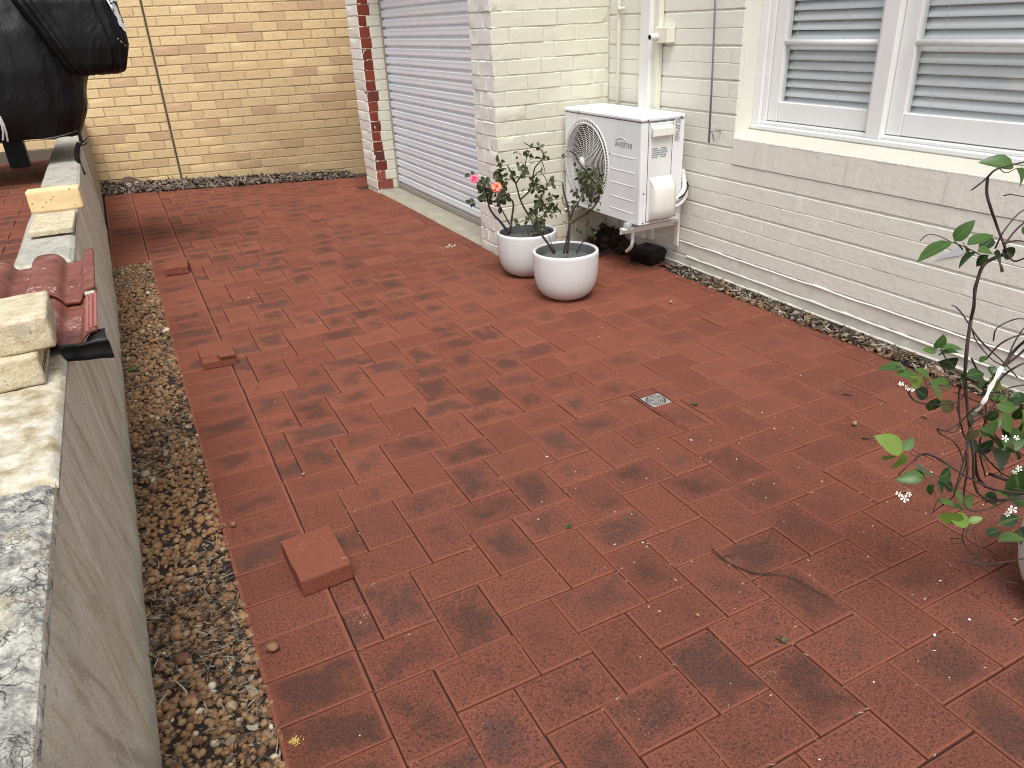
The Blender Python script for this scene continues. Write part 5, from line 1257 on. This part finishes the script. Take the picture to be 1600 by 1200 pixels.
# ================================================================== THINGS ON THE LOW WALL
def m_oldbrick():
    t = NT('weathered_cream_brick'); n = t.noise(30, 7, 0.65)
    c = t.ramp(n, [(0.30, (0.40, 0.325, 0.20)), (0.5, (0.54, 0.46, 0.31)), (0.68, (0.64, 0.575, 0.43))])
    c = t.mix(t.math('MULTIPLY', t.step(t.noise(11, 5), 0.50, 0.68), 0.6), c, (0.36, 0.34, 0.30)); c = t.mix(t.math('MULTIPLY', t.step(t.noise(110, 3), 0.62, 0.70), 0.7), c, (0.10, 0.07, 0.04))
    return t.done(c, 0.9, t.bump(t.math('ADD', n, t.noise(140, 4)), 0.7, 0.004))
MAT['oldbrick'] = m_oldbrick(); MAT['spotbrick'] = m_cream_brick('spotted_cream_brick', 0.40)
def old_brick(c, dims, rz, label, mat, seed, holes=None, rot=(0, 0)):
    t_ = empty('loose_brick', c, label, 'brick', 'old bricks on the low wall'); V, F = rough_box(*dims, seed)
    place('brick_body', mesh('brick_body', V, F, True, [MAT[mat]]), t_, c, (rot[0], rot[1], rz))
    if holes:
        L, W, H = dims; cr, sr = math.cos(rz), math.sin(rz)
        for k in range(holes):
            x = -L/2 + L*(k+0.7)/(holes+0.4); b = MB(); p = (x, -W/2-0.0012, H*0.42)
            wp = (c[0]+cr*p[0]-sr*p[1], c[1]+sr*p[0]+cr*p[1], c[2]+p[2]); ax_ = np.array([sr, -cr, 0]); al = np.array([cr, sr, 0])
            V = [np.array(wp)+al*0.0065*math.cos(a)*(1+0.2*math.sin(3*a+k))+np.array([0, 0, 0.012*math.sin(a)]) for a in np.linspace(0, 2*math.pi, 10, endpoint=False)]
            b.add(V, [tuple(range(10))]); b.build('core_hole', MAT['dark'], t_)
    return t_
# rz = +90 degrees turns the long side to +y and the -y face to +x
old_brick((-0.342, 0.352, 0.758), (0.235, 0.115, 0.072), R(90), 'cream perforated brick, lower of the two stacked on the low wall', 'oldbrick', 3, holes=7)
old_brick((-0.306, 0.380, 0.831), (0.230, 0.115, 0.078), R(90+2), 'rough cream brick, upper of the two stacked on the low wall', 'oldbrick', 8)
old_brick((-0.335, 2.14, 0.753), (0.165, 0.40, 0.024), R(-1), 'thin cream slab lying flat on the low wall under another brick', 'oldbrick', 5)
old_brick((-0.318, 2.375, 0.778), (0.215, 0.085, 0.098), R(-3), 'speckled cream brick set on edge across the low wall', 'spotbrick', 6)
# roof tiles
def tile(y0, y1, zoff, label, x0=-0.60, x1=-0.166, flange=False, slope=0.0, seed=1):
    t_ = empty('roof_tile', (-0.36, (y0+y1)/2, 0.755), label, 'roof tile', 'clay roof tiles on the low wall')
    def prof(x):
        s_ = ((x+0.308)/0.150); f = s_-round(s_); r_ = max(0, 1-(abs(f)/0.36)**3.4); return 0.038*r_**0.85
    xs_ = np.linspace(x0, x1, 70); ys_ = np.linspace(y0, y1, 24); th = 0.012
    def h(x, y): return 0.766+zoff+prof(x)+slope*(y-y0)/(y1-y0) + 0.0008*mnoise.noise((x*30, y*30, seed))
    V = [(x, y + (0.004*mnoise.noise((x*40, seed, 0)) if y in (y0, y1) else 0), h(x, y)) for x in xs_ for y in ys_]; n = len(ys_); nV = len(V)
    V += [(x, y, z-th) for (x, y, z) in V]
    F = [(i*n+j, (i+1)*n+j, (i+1)*n+j+1, i*n+j+1) for i in range(len(xs_)-1) for j in range(n-1)]; F += [tuple(nV+k for k in f[::-1]) for f in F]
    for i in range(len(xs_)-1): F += [(i*n, i*n+nV, (i+1)*n+nV, (i+1)*n), (i*n+n-1, (i+1)*n+n-1, (i+1)*n+n-1+nV, i*n+n-1+nV)]
    for j in range(n-1): F += [(j, j+1, j+1+nV, j+nV), ((len(xs_)-1)*n+j, (len(xs_)-1)*n+j+nV, (len(xs_)-1)*n+j+1+nV, (len(xs_)-1)*n+j+1)]
    place('tile_body', mesh('tile_body', V, F, True, [MAT['tile']]), t_)
    if flange:
        b = MB(); 
        for k in range(3):
            xx = x1-0.029+0.0115*k; b.add([(xx+dx_, y, h(xx, y)+0.0015+dz) for y in ys_[:-5] for (dx_, dz) in ((0, 0), (0.002, 0.003), (0.0065, 0.003), (0.0085, 0))], [(i*4+j, (i+1)*4+j, (i+1)*4+j+1, i*4+j+1)[::-1] for i in range(len(ys_)-6) for j in range(3)])
        b.build('interlock_ribs', m_plain('worn_pink_tile', (0.36, 0.115, 0.095), 0.45, 0.2, 60, 0.1), t_)
        b = MB(); b.box((x1-0.030, ys_[-6]+0.005, h(x1-0.015, 1)-0.002), (x1-0.004, ys_[-6]+0.045, h(x1-0.015, 1)+0.003)); b.build('interlock_stop', MAT['patch'], t_)
    return t_
tile(0.445, 0.86, 0.0, 'red clay roof tile with a worn rib, lying lower and nearer on the wall', flange=True, slope=0.0, seed=2)
tile(0.80, 1.245, 0.018, 'red clay roof tile overlapping the nearer one on the wall', slope=0.010, seed=5)
# black plastic strip under the tiles
b = MB(); V = []; cols = np.linspace(-0.262, -0.150, 15)
for i, x in enumerate(cols):
    s_ = ((min(x, -0.166)+0.308)/0.150); f = s_-round(s_); arch = 0.752 + 0.040*max(0, 1-(abs(f)/0.34)**2.2)**0.8; fold = 0.0018*math.sin(i*0.8)
    V += [(x, 0.470, arch-0.001), (x, 0.440+fold*0.3, arch-0.002), (x+0.001, 0.432+fold, 0.776+0.3*fold), (x+0.003, 0.420+fold, 0.7725), (x+0.004, 0.430+fold, 0.765), (x+0.006, 0.412+fold*1.2, 0.752-0.25*(x+0.262)*0.3), (x+0.006, 0.416+fold*1.2, 0.738-0.12*(x+0.262))]
n = 7; F = [(i*n+j, (i+1)*n+j, (i+1)*n+j+1, i*n+j+1) for i in range(len(cols)-1) for j in range(n-1)]; nV = len(V)
V += [(x, y+0.002, z-0.0015) for (x, y, z) in V]; F += [tuple(nV+k_ for k_ in f[::-1]) for f in F]
b.add(V, F); tag(b.build('plastic_strip', MAT['blackpl'], None, True), 'bent black plastic strip sticking out below the roof tiles', 'plastic strip')

# ================================================================== COVERED BARBECUE
bq = empty('covered_barbecue', (-0.75, 4.7, TZ), 'barbecue under a shiny black cover standing on the terrace', 'barbecue')
def loft(levels, n=96, folds=0.02, seed=0, fs=7.0):
    V = []; F = []
    for (z, xl, xr, yn, yf, p_) in levels:
        cx_, cy_, a_, b_ = (xl+xr)/2, (yn+yf)/2, (xr-xl)/2, (yf-yn)/2
        for k in range(n):
            t = 2*math.pi*k/n; c, s = math.cos(t), math.sin(t); x = cx_ + a_*math.copysign(abs(c)**p_, c); y = cy_ + b_*math.copysign(abs(s)**p_, s)
            d = folds*(abs(mnoise.noise((t*fs+z*1.6, z*1.1, seed)))*1.2 - 0.3) + folds*0.5*mnoise.noise((t*fs*2.4+z*3, z*2, seed+4))
            V.append((x + d*c, y + d*s, z + 0.012*mnoise.noise((t*3, z*4, seed+8))))
    for i in range(len(levels)-1):
        for k in range(n): F.append((i*n+k, i*n+(k+1) % n, (i+1)*n+(k+1) % n, (i+1)*n+k))
    F.append(tuple(range((len(levels)-1)*n, len(levels)*n))); return V, F
def lv(rows, m=44):
    rows = np.array(rows); t = np.linspace(rows[0, 0], rows[-1, 0], m); return [tuple([z]+[float(np.interp(z, rows[:, 0], rows[:, k])) for k in range(1, 6)]) for z in t]
main = lv([(0.905, -1.50, -0.215, 4.22, 5.15, 0.36), (0.99, -1.51, -0.165, 4.17, 5.2, 0.38), (1.06, -1.52, -0.128, 4.15, 5.2, 0.40), (1.18, -1.52, -0.112, 4.14, 5.2, 0.42), (1.32, -1.52, -0.060, 4.14, 5.2, 0.45), (1.55, -1.48, -0.06, 4.18, 5.1, 0.5), (1.80, -1.40, -0.12, 4.28, 5.0, 0.6), (1.93, -1.2, -0.3, 4.45, 4.85, 0.8)])
V1, F1 = loft(main, 128, 0.016, 2, 5.0)
lobe = lv([(1.268, -0.08, 0.10, 4.22, 4.62, 0.70), (1.285, -0.17, 0.150, 4.12, 4.7, 0.52), (1.33, -0.20, 0.166, 4.08, 4.75, 0.45), (1.44, -0.25, 0.200, 4.06, 4.8, 0.42), (1.50, -0.28, 0.200, 4.06, 4.8, 0.42), (1.70, -0.38, 0.196, 4.08, 4.85, 0.45), (1.90, -0.5, 0.12, 4.2, 4.8, 0.7)])
V2, F2 = loft(lobe, 128, 0.030, 5, 6.5)
cv = MB(); cv.add(V1, F1); cv.add(V2, F2); cover = cv.build('cover', MAT['cover'], bq, True)
from mathutils.bvhtree import BVHTree
bvh = BVHTree.FromPolygons([Vector(v) for v in cv.V], [list(f) for f in cv.F])
def on_cover(u, v, off=0.004):
    d = Vector(ray(u, v)).normalized(); h, n, i, _ = bvh.ray_cast(Vector(CPOS), d)
    if h is None: return None
    if n.dot(d) > 0: n = -n
    return np.array(h) + np.array(n)*off
def cover_patch(name, poly, mat, parent, off):
    pts = [on_cover(u, v, off) for u, v in poly]; pts = [p for p in pts if p is not None]
    if len(pts) < 3: return
    b = MB(); b.add(pts, [tuple(range(len(pts)))]); return b.build(name, mat, parent)
wht = m_plain('white_print', (0.74, 0.74, 0.74), 0.5, 0.05, 50, 0)
b = MB(); L1 = [(166, 0), (171, 8), (177, 20), (182, 30), (187, 40), (192, 48)]; R1 = [(183, -2), (187, 8), (190, 20), (192.5, 31), (195, 42), (197, 51)]
uu = np.linspace(0, len(L1)-1, 16)
for k in uu:
    for t in np.linspace(0, 1, 7):
        i = np.arange(len(L1)); lu, lv_ = np.interp(k, i, [q[0] for q in L1]), np.interp(k, i, [q[1] for q in L1]); ru, rv = np.interp(k, i, [q[0] for q in R1]), np.interp(k, i, [q[1] for q in R1])
        p = on_cover(lu*(1-t)+ru*t, lv_*(1-t)+rv*t, 0.007)
        b.V.append(tuple(p if p is not None else (b.V[-1] if b.V else (0, 4.1, 1.7))))
b.F = [(i*7+j, i*7+j+1, (i+1)*7+j+1, (i+1)*7+j) for i in range(15) for j in range(6)]
em = b.build('printed_emblem', wht, cover)
for pts, r0 in (([(176, 1), (182, 12), (187, 24), (191, 36)], 0.0035), ([(172, 6), (179, 3), (186, 4)], 0.0035)):
    q = [on_cover(u, v, 0.009) for u, v in pts]; q = [p for p in q if p is not None]
    if len(q) > 1: b = MB(); b.tube(q, r0, 5); b.build('emblem_outline', MAT['cover'], em)
q = [on_cover(u, v, 0.003) for u, v in ((183, 60), (190, 66), (196, 71), (200, 74))]; q = [p for p in q if p is not None]
if len(q) > 1: b = MB(); b.tube(q, 0.0022, 5); b.build('piping', wht, cover)
for pts in ([(0, 186), (3, 196), (5, 206), (4.5, 218), (4, 226)], [(0, 182), (6, 195), (10, 208), (12, 220), (13, 226)]):
    q = [on_cover(u, v, 0.004) for u, v in pts]; q = [p for p in q if p is not None]
    if len(q) > 1: b = MB(); b.tube(q, 0.0062, 6); b.build('piping', wht, cover)
hem = [on_cover(u, v, 0.002) for u, v in ((18, 222), (40, 220.5), (65, 217.5), (90, 213), (108, 208), (120, 203.5))]; hem = [p for p in hem if p is not None]
if len(hem) > 1: b = MB(); b.tube(spline(hem, 4), 0.0035, 5); b.build('hem', m_plain('grey_hem', (0.22, 0.22, 0.22), 0.6, 0.2, 50, 0), cover)
lp = onz(34, 261, TZ)
b = MB(); b.box((lp[0]-0.075, lp[1]-0.01, TZ+0.001), (lp[0]+0.060, lp[1]+0.11, 1.0), 0.004); b.build('leg', m_plain('dark_navy_steel', (0.010, 0.012, 0.018), 0.45, 0.2, 30, 0), bq)
b = MB(); b.box((-1.40, 4.40, TZ+0.001), (-1.28, 4.52, 1.0), 0.004); b.build('leg', bpy.data.materials['dark_navy_steel'], bq)
b = MB(); b.box((-1.40, lp[1], TZ+0.001), (-1.28, lp[1]+0.11, 1.0), 0.004); b.build('leg', bpy.data.materials['dark_navy_steel'], bq)
SY = 4.20
def s_at(u, v): return ony(u, v, SY)
b = MB(); b.tube([s_at(122, 203), s_at(125, 213), s_at(127, 222)], 0.011, 6); st = b.build('strap', MAT['blackpl'], bq)
b = MB(); b.tube(spline([s_at(124, 223), s_at(120.5, 232), s_at(120, 245), s_at(122, 252)], 4), 0.015, 6); b.tube([s_at(122, 250), s_at(127, 262), s_at(132, 273)], [0.013, 0.010, 0.010], 6); b.build('buckle', MAT['blackpl'], st)
b = MB(); b.tube(spline([s_at(126, 224), s_at(131, 221), s_at(137, 215)], 3), [0.004]*6+[0.001], 5); b.tube(spline([s_at(126, 227), s_at(132, 226), s_at(137, 221)], 3), [0.004]*6+[0.001], 5); b.build('strap_end', MAT['blackpl'], st)

# ================================================================== STAR JASMINE IN THE RIGHT-HAND POT
pot(P_JAS, 'white pot cut off by the picture edge, holding the star jasmine')
jas = empty('star_jasmine', (P_JAS[0], P_JAS[1], 0.222), 'straggly star jasmine with dark twining stems and white flowers in a white pot', 'jasmine')
JC = (1.86, -0.93, 0.0)
def J(u, v, d=0.0): return at(u, v, JC, d)
r_ = np.random.default_rng(77)
stems = [([(1517, 500), (1510, 550), (1508, 590), (1512, 640), (1520, 700), (1540, 780), (1580, 860), (1625, 930)], 0.0042, 0.0),
         ([(1543, 277), (1542, 302), (1548, 325), (1555, 345), (1562, 365), (1569, 383), (1572, 396)], 0.0034, 0.02), ([(1572, 396), (1552, 404), (1536, 415), (1525, 447), (1521, 480), (1515, 512), (1509, 577)], 0.0044, 0.01),
         ([(1538, 412), (1530, 430), (1522, 452), (1523, 478), (1518, 500)], 0.0028, -0.01), ([(1543, 277), (1530, 288), (1518, 297)], 0.0018, 0.02), ([(1543, 277), (1556, 265), (1580, 258), (1605, 252)], 0.0022, 0.0), ([(1560, 262), (1572, 270), (1590, 262)], 0.0010, 0.0),
         ([(1569, 383), (1585, 362), (1600, 348), (1612, 340)], 0.0024, 0.03), ([(1555, 388), (1568, 362), (1590, 335), (1606, 325)], 0.0018, 0.02), ([(1570, 380), (1590, 376), (1608, 380)], 0.0020, 0.0), ([(1568, 306), (1580, 304), (1602, 308)], 0.0013, 0.03), ([(1572, 396), (1585, 408), (1604, 402)], 0.0022, 0.0),
         ([(1535, 400), (1512, 388), (1492, 380), (1486, 378), (1470, 370), (1456, 366), (1447, 368), (1438, 376)], 0.0012, -0.01), ([(1504, 390), (1500, 385), (1492, 378)], 0.0016, -0.01),
         ([(1513, 505), (1503, 490), (1494, 480), (1487, 477)], 0.0016, 0.0), ([(1517, 512), (1530, 530), (1545, 545), (1570, 568), (1590, 590)], 0.0020, 0.03), ([(1519, 516), (1525, 532), (1548, 560), (1568, 572)], 0.0016, 0.04),
         ([(1552, 532), (1556, 515), (1570, 505), (1590, 498), (1608, 500)], 0.0016, 0.0), ([(1540, 562), (1560, 540), (1580, 528), (1606, 520)], 0.0022, 0.02), ([(1575, 560), (1585, 535), (1600, 512)], 0.0020, 0.05), ([(1568, 572), (1585, 548), (1604, 530)], 0.0040, 0.02),
         ([(1506, 590), (1540, 600), (1560, 580), (1590, 556), (1608, 540)], 0.0035, 0.03), ([(1520, 640), (1548, 620), (1565, 590), (1590, 572), (1606, 566)], 0.0028, -0.02), ([(1520, 660), (1548, 640), (1568, 610), (1606, 600)], 0.0022, 0.0),
         ([(1450, 606), (1440, 585), (1420, 578), (1400, 572)], 0.0013, -0.03), ([(1418, 610), (1425, 622), (1440, 630), (1470, 632), (1500, 625), (1512, 600)], 0.0022, -0.03), ([(1452, 600), (1480, 602), (1500, 592), (1508, 585)], 0.0018, 0.0), ([(1470, 545), (1478, 560), (1492, 575), (1506, 592)], 0.0015, 0.0),
         ([(1464, 670), (1470, 678), (1490, 690), (1500, 705), (1505, 720)], 0.0022, -0.02), ([(1464, 670), (1480, 672), (1500, 660), (1520, 640), (1540, 632)], 0.0022, -0.02), ([(1495, 635), (1500, 660), (1492, 675), (1478, 674)], 0.0018, 0.0),
         ([(1430, 718), (1440, 710), (1455, 711), (1475, 722), (1500, 738), (1530, 755), (1562, 766), (1600, 770)], 0.0032, -0.04), ([(1404, 742), (1418, 728), (1432, 716)], 0.0014, -0.04), ([(1420, 706), (1428, 712), (1436, 712)], 0.0010, -0.04),
         ([(1512, 700), (1508, 730), (1498, 755), (1490, 775), (1478, 785), (1465, 795), (1455, 802)], 0.0018, 0.02), ([(1510, 690), (1512, 730), (1506, 770), (1508, 790), (1520, 798), (1545, 795), (1580, 780), (1605, 774)], 0.0026, 0.0), ([(1516, 680), (1500, 740), (1490, 770)], 0.0022, 0.03), ([(1524, 690), (1545, 720), (1575, 745), (1606, 750)], 0.0022, 0.0),
         ([(1475, 790), (1466, 780), (1458, 800)], 0.0012, 0.0), ([(1508, 822), (1504, 840), (1512, 858), (1530, 872), (1540, 890), (1560, 905), (1590, 912)], 0.0020, -0.03), ([(1515, 820), (1510, 838), (1522, 850), (1545, 858), (1556, 875), (1566, 905), (1574, 940)], 0.0017, 0.0), ([(1485, 841), (1500, 842), (1506, 846), (1492, 850), (1486, 845)], 0.0014, -0.02),
         ([(1510, 878), (1540, 882), (1570, 878), (1605, 872)], 0.0022, -0.05), ([(1520, 824), (1526, 850), (1532, 866)], 0.0009, -0.02), ([(1518, 560), (1535, 600), (1540, 650), (1530, 700), (1540, 745)], 0.0026, 0.05), ([(1530, 640), (1555, 680), (1580, 700), (1606, 715)], 0.0022, 0.05), ([(1500, 600), (1498, 640), (1506, 680), (1516, 690)], 0.0025, 0.02),
         ([(1520, 690), (1540, 760), (1585, 850), (1630, 920)], 0.0045, 0.06), ([(1545, 740), (1575, 820), (1625, 900)], 0.0045, 0.08)]
for pts, r0, d in stems:
    P = [J(u, v, d + 0.02*math.sin(i*1.3+u)) for i, (u, v) in enumerate(pts)]
    if pts[-1][0] > 1615 and pts[-1][1] > 880: P = P[:-2] + [np.array([P_JAS[0]-0.10-d, P_JAS[1]+0.06, 0.36]), np.array([P_JAS[0]-0.03-d*0.6, P_JAS[1]+0.02+d*0.4, 0.212])]
    Q = spline(P, 5); b = MB(); b.tube(Q, list(np.linspace(r0, r0*0.72, len(Q))), 6); b.build('stem', MAT['bark'], jas, True)
LV = [  # base u,v -> tip u,v, material, depth
 (1584, 262, 1541, 245, 'jasmid', 0.0), (1588, 263, 1606, 290, 'jasmid', 0.0), (1491, 377, 1519, 346, 'jasmid', -0.01), (1489, 378, 1431, 402, 'jasmid', -0.02), (1511, 383, 1553, 362, 'jasmid', -0.01), (1526, 394, 1494, 412, 'jasleaf', -0.02), (1552, 372, 1530, 392, 'jasleaf', 0.02), (1527, 394, 1556, 391, 'jasmid', -0.03), (1545, 398, 1522, 416, 'jasleaf', 0.0), (1552, 395, 1572, 422, 'jasleaf', -0.01), (1566, 390, 1588, 402, 'jasleaf', 0.02), (1504, 380, 1515, 392, 'jasmid', 0.0), (1597, 355, 1606, 368, 'jasleaf', 0.0),
 (1461, 545, 1477, 525, 'jasmid', 0.0), (1464, 549, 1441, 546, 'jasmid', 0.0), (1466, 556, 1493, 544, 'jasleaf', 0.0), (1497, 564, 1472, 570, 'jasleaf', 0.02), (1468, 546, 1504, 539, 'jasmid', 0.01), (1415, 577, 1374, 569, 'jasmid', -0.03), (1436, 592, 1404, 580, 'jasmid', -0.03), (1424, 588, 1442, 608, 'jasnew', -0.04), (1452, 590, 1433, 575, 'jasmid', -0.02), (1430, 608, 1452, 622, 'jasleaf', -0.01), (1452, 592, 1474, 625, 'jasmid', -0.04), (1484, 612, 1468, 590, 'jasmid', 0.0), (1464, 622, 1452, 643, 'jasleaf', 0.0), (1470, 626, 1492, 646, 'jasold', -0.01), (1500, 584, 1509, 607, 'jasleaf', 0.0), (1510, 588, 1541, 580, 'jasleaf', -0.01), (1530, 566, 1542, 556, 'jasmid', 0.0), (1545, 572, 1560, 590, 'jasleaf', 0.04),
 (1560, 640, 1541, 660, 'jasleaf', -0.02), (1556, 632, 1592, 640, 'jasmid', 0.0), (1530, 672, 1572, 695, 'jasleaf', 0.0), (1512, 652, 1526, 670, 'jasleaf', 0.0), (1510, 684, 1530, 674, 'jasold', -0.02), (1518, 684, 1524, 708, 'jasleaf', 0.03), (1565, 646, 1582, 676, 'jasmid', -0.03), (1560, 700, 1604, 688, 'jasmid', 0.0), (1550, 704, 1582, 740, 'jasleaf', 0.02), (1575, 698, 1602, 712, 'jasold', -0.02), (1560, 612, 1548, 590, 'jasnew', 0.02), (1597, 640, 1606, 680, 'jasnew', -0.02),
 (1411, 706, 1374, 681, 'jasnew', -0.06), (1411, 707, 1397, 741, 'jasnew', -0.07), (1412, 704, 1428, 684, 'jasmid', -0.05), (1398, 712, 1380, 718, 'jasnew', -0.06), (1442, 744, 1406, 748, 'jasmid', -0.05), (1448, 748, 1424, 736, 'jasmid', -0.04), (1444, 746, 1464, 771, 'jasmid', -0.06), (1466, 750, 1490, 734, 'jasleaf', -0.02), (1464, 752, 1478, 774, 'jasleaf', -0.02), (1472, 752, 1491, 764, 'jasleaf', 0.0), (1458, 756, 1449, 774, 'jasleaf', 0.0), (1456, 741, 1436, 732, 'jasleaf', 0.0),
 (1492, 764, 1506, 787, 'jasmid', 0.0), (1492, 790, 1464, 780, 'jasmid', -0.02), (1508, 798, 1490, 788, 'jasmid', 0.02), (1506, 812, 1466, 806, 'jasnew', -0.05), (1484, 812, 1522, 814, 'jasnew', -0.05), (1512, 816, 1536, 808, 'jasnew', -0.04), (1500, 784, 1528, 780, 'jasmid', 0.0), (1555, 768, 1584, 776, 'jasmid', 0.0), (1572, 760, 1604, 766, 'jasleaf', 0.0), (1552, 772, 1540, 788, 'jasleaf', 0.03), (1596, 808, 1557, 820, 'jasnew', -0.05), (1602, 842, 1563, 838, 'jasmid', -0.04), (1590, 826, 1606, 848, 'jasleaf', 0.0), (1585, 735, 1598, 780, 'jasleaf', 0.0), (1600, 730, 1580, 756, 'jasmid', 0.02)]
for _ in range(22):
    u_, v_ = r_.uniform(1520, 1612), r_.uniform(600, 830); a_ = r_.uniform(0, 6.28); l_ = r_.uniform(22, 42)
    LV.append((u_, v_, u_+l_*math.cos(a_), v_+l_*math.sin(a_)*0.8, r_.choice(['jasleaf', 'jasleaf', 'jasmid', 'jasleaf', 'jasnew', 'jasold'], p=[.3, .2, .25, .1, .08, .07]), r_.uniform(-0.02, 0.10)))
for (u0, v0, u1, v1, mt, d) in LV:
    L_ = math.hypot(u1-u0, v1-v0); o_ = leaf(jas, J(u0, v0, d), J(u1, v1, d + r_.normal(0, 0.012)), r_.normal(0, 0.55), mt, 'round' if (mt == 'jasleaf' or L_ < 30) and r_.random() < 0.6 else 'pointed', wide=1.2, face=True)
def jflower(u, v, d, size, seed, n=5):
    size *= 0.78
    r2 = np.random.default_rng(seed); c = J(u, v, d); nrm = -AX_F*0.8+np.array([0, 0, 0.5])+r2.normal(0, 0.25, 3); nrm /= np.linalg.norm(nrm); a1 = np.cross(nrm, (0, 0, 1)); a1 /= np.linalg.norm(a1); a2 = np.cross(nrm, a1); b = MB()
    for k in range(n):
        a = 2*math.pi*k/n + r2.normal(0, 0.1); V = [c]
        for (rr_, da) in ((0.35, -0.25), (0.85, -0.30), (1.0, 0.15), (0.75, 0.42), (0.32, 0.25)): V.append(c + size*rr_*(math.cos(a+da)*a1 + math.sin(a+da)*a2) + nrm*size*0.12*rr_)
        b.add(V, [(0, 1, 2, 3, 4, 5)])
    f = b.build('flower', MAT['petal'], jas); q = MB(); e_ = c - nrm*size*0.9 + np.array([0, 0, -size*0.3]); q.tube([c, e_], [0.0014, 0.0010], 5); q.build('flower_tube', MAT['twine'], f)
for k, (u, v, d, s_) in enumerate(((1413, 779, -0.06, 0.014), (1404, 772, -0.05, 0.010), (1420, 772, -0.05, 0.009), (1417, 606, -0.05, 0.010), (1408, 600, -0.05, 0.008), (1425, 608, -0.04, 0.008), (1570, 685, -0.06, 0.012), (1588, 684, -0.05, 0.009), (1582, 796, -0.07, 0.014), (1574, 803, -0.06, 0.009), (1592, 732, -0.06, 0.010), (1585, 738, -0.05, 0.008))): jflower(u, v, d, s_, k)
for (pts, d) in (([(1404, 772), (1412, 758), (1424, 746)], -0.05), ([(1417, 606), (1425, 595), (1436, 588)], -0.05), ([(1582, 796), (1590, 806), (1600, 810)], -0.06)):
    b = MB(); b.tube([J(u, v, d) for u, v in pts], 0.0011, 4); b.build('flower_stalk', MAT['twine'], jas)
# white tie round the stems
b = MB(); Q = spline([J(1566, 572, -0.02), J(1556, 590, -0.03), J(1547, 606, -0.03), J(1540, 622, -0.035), J(1532, 634, -0.03), J(1524, 642, -0.02)], 4); V = []
for i, q in enumerate(Q):
    w_ = 0.0045 + 0.0015*math.sin(i*1.1); V += [q - AX_R*w_, q + AX_R*w_ + AX_D*0.002]
b.add(V, [(2*i, 2*i+1, 2*i+3, 2*i+2) for i in range(len(Q)-1)]); b.build('tie', MAT['petal'], jas)
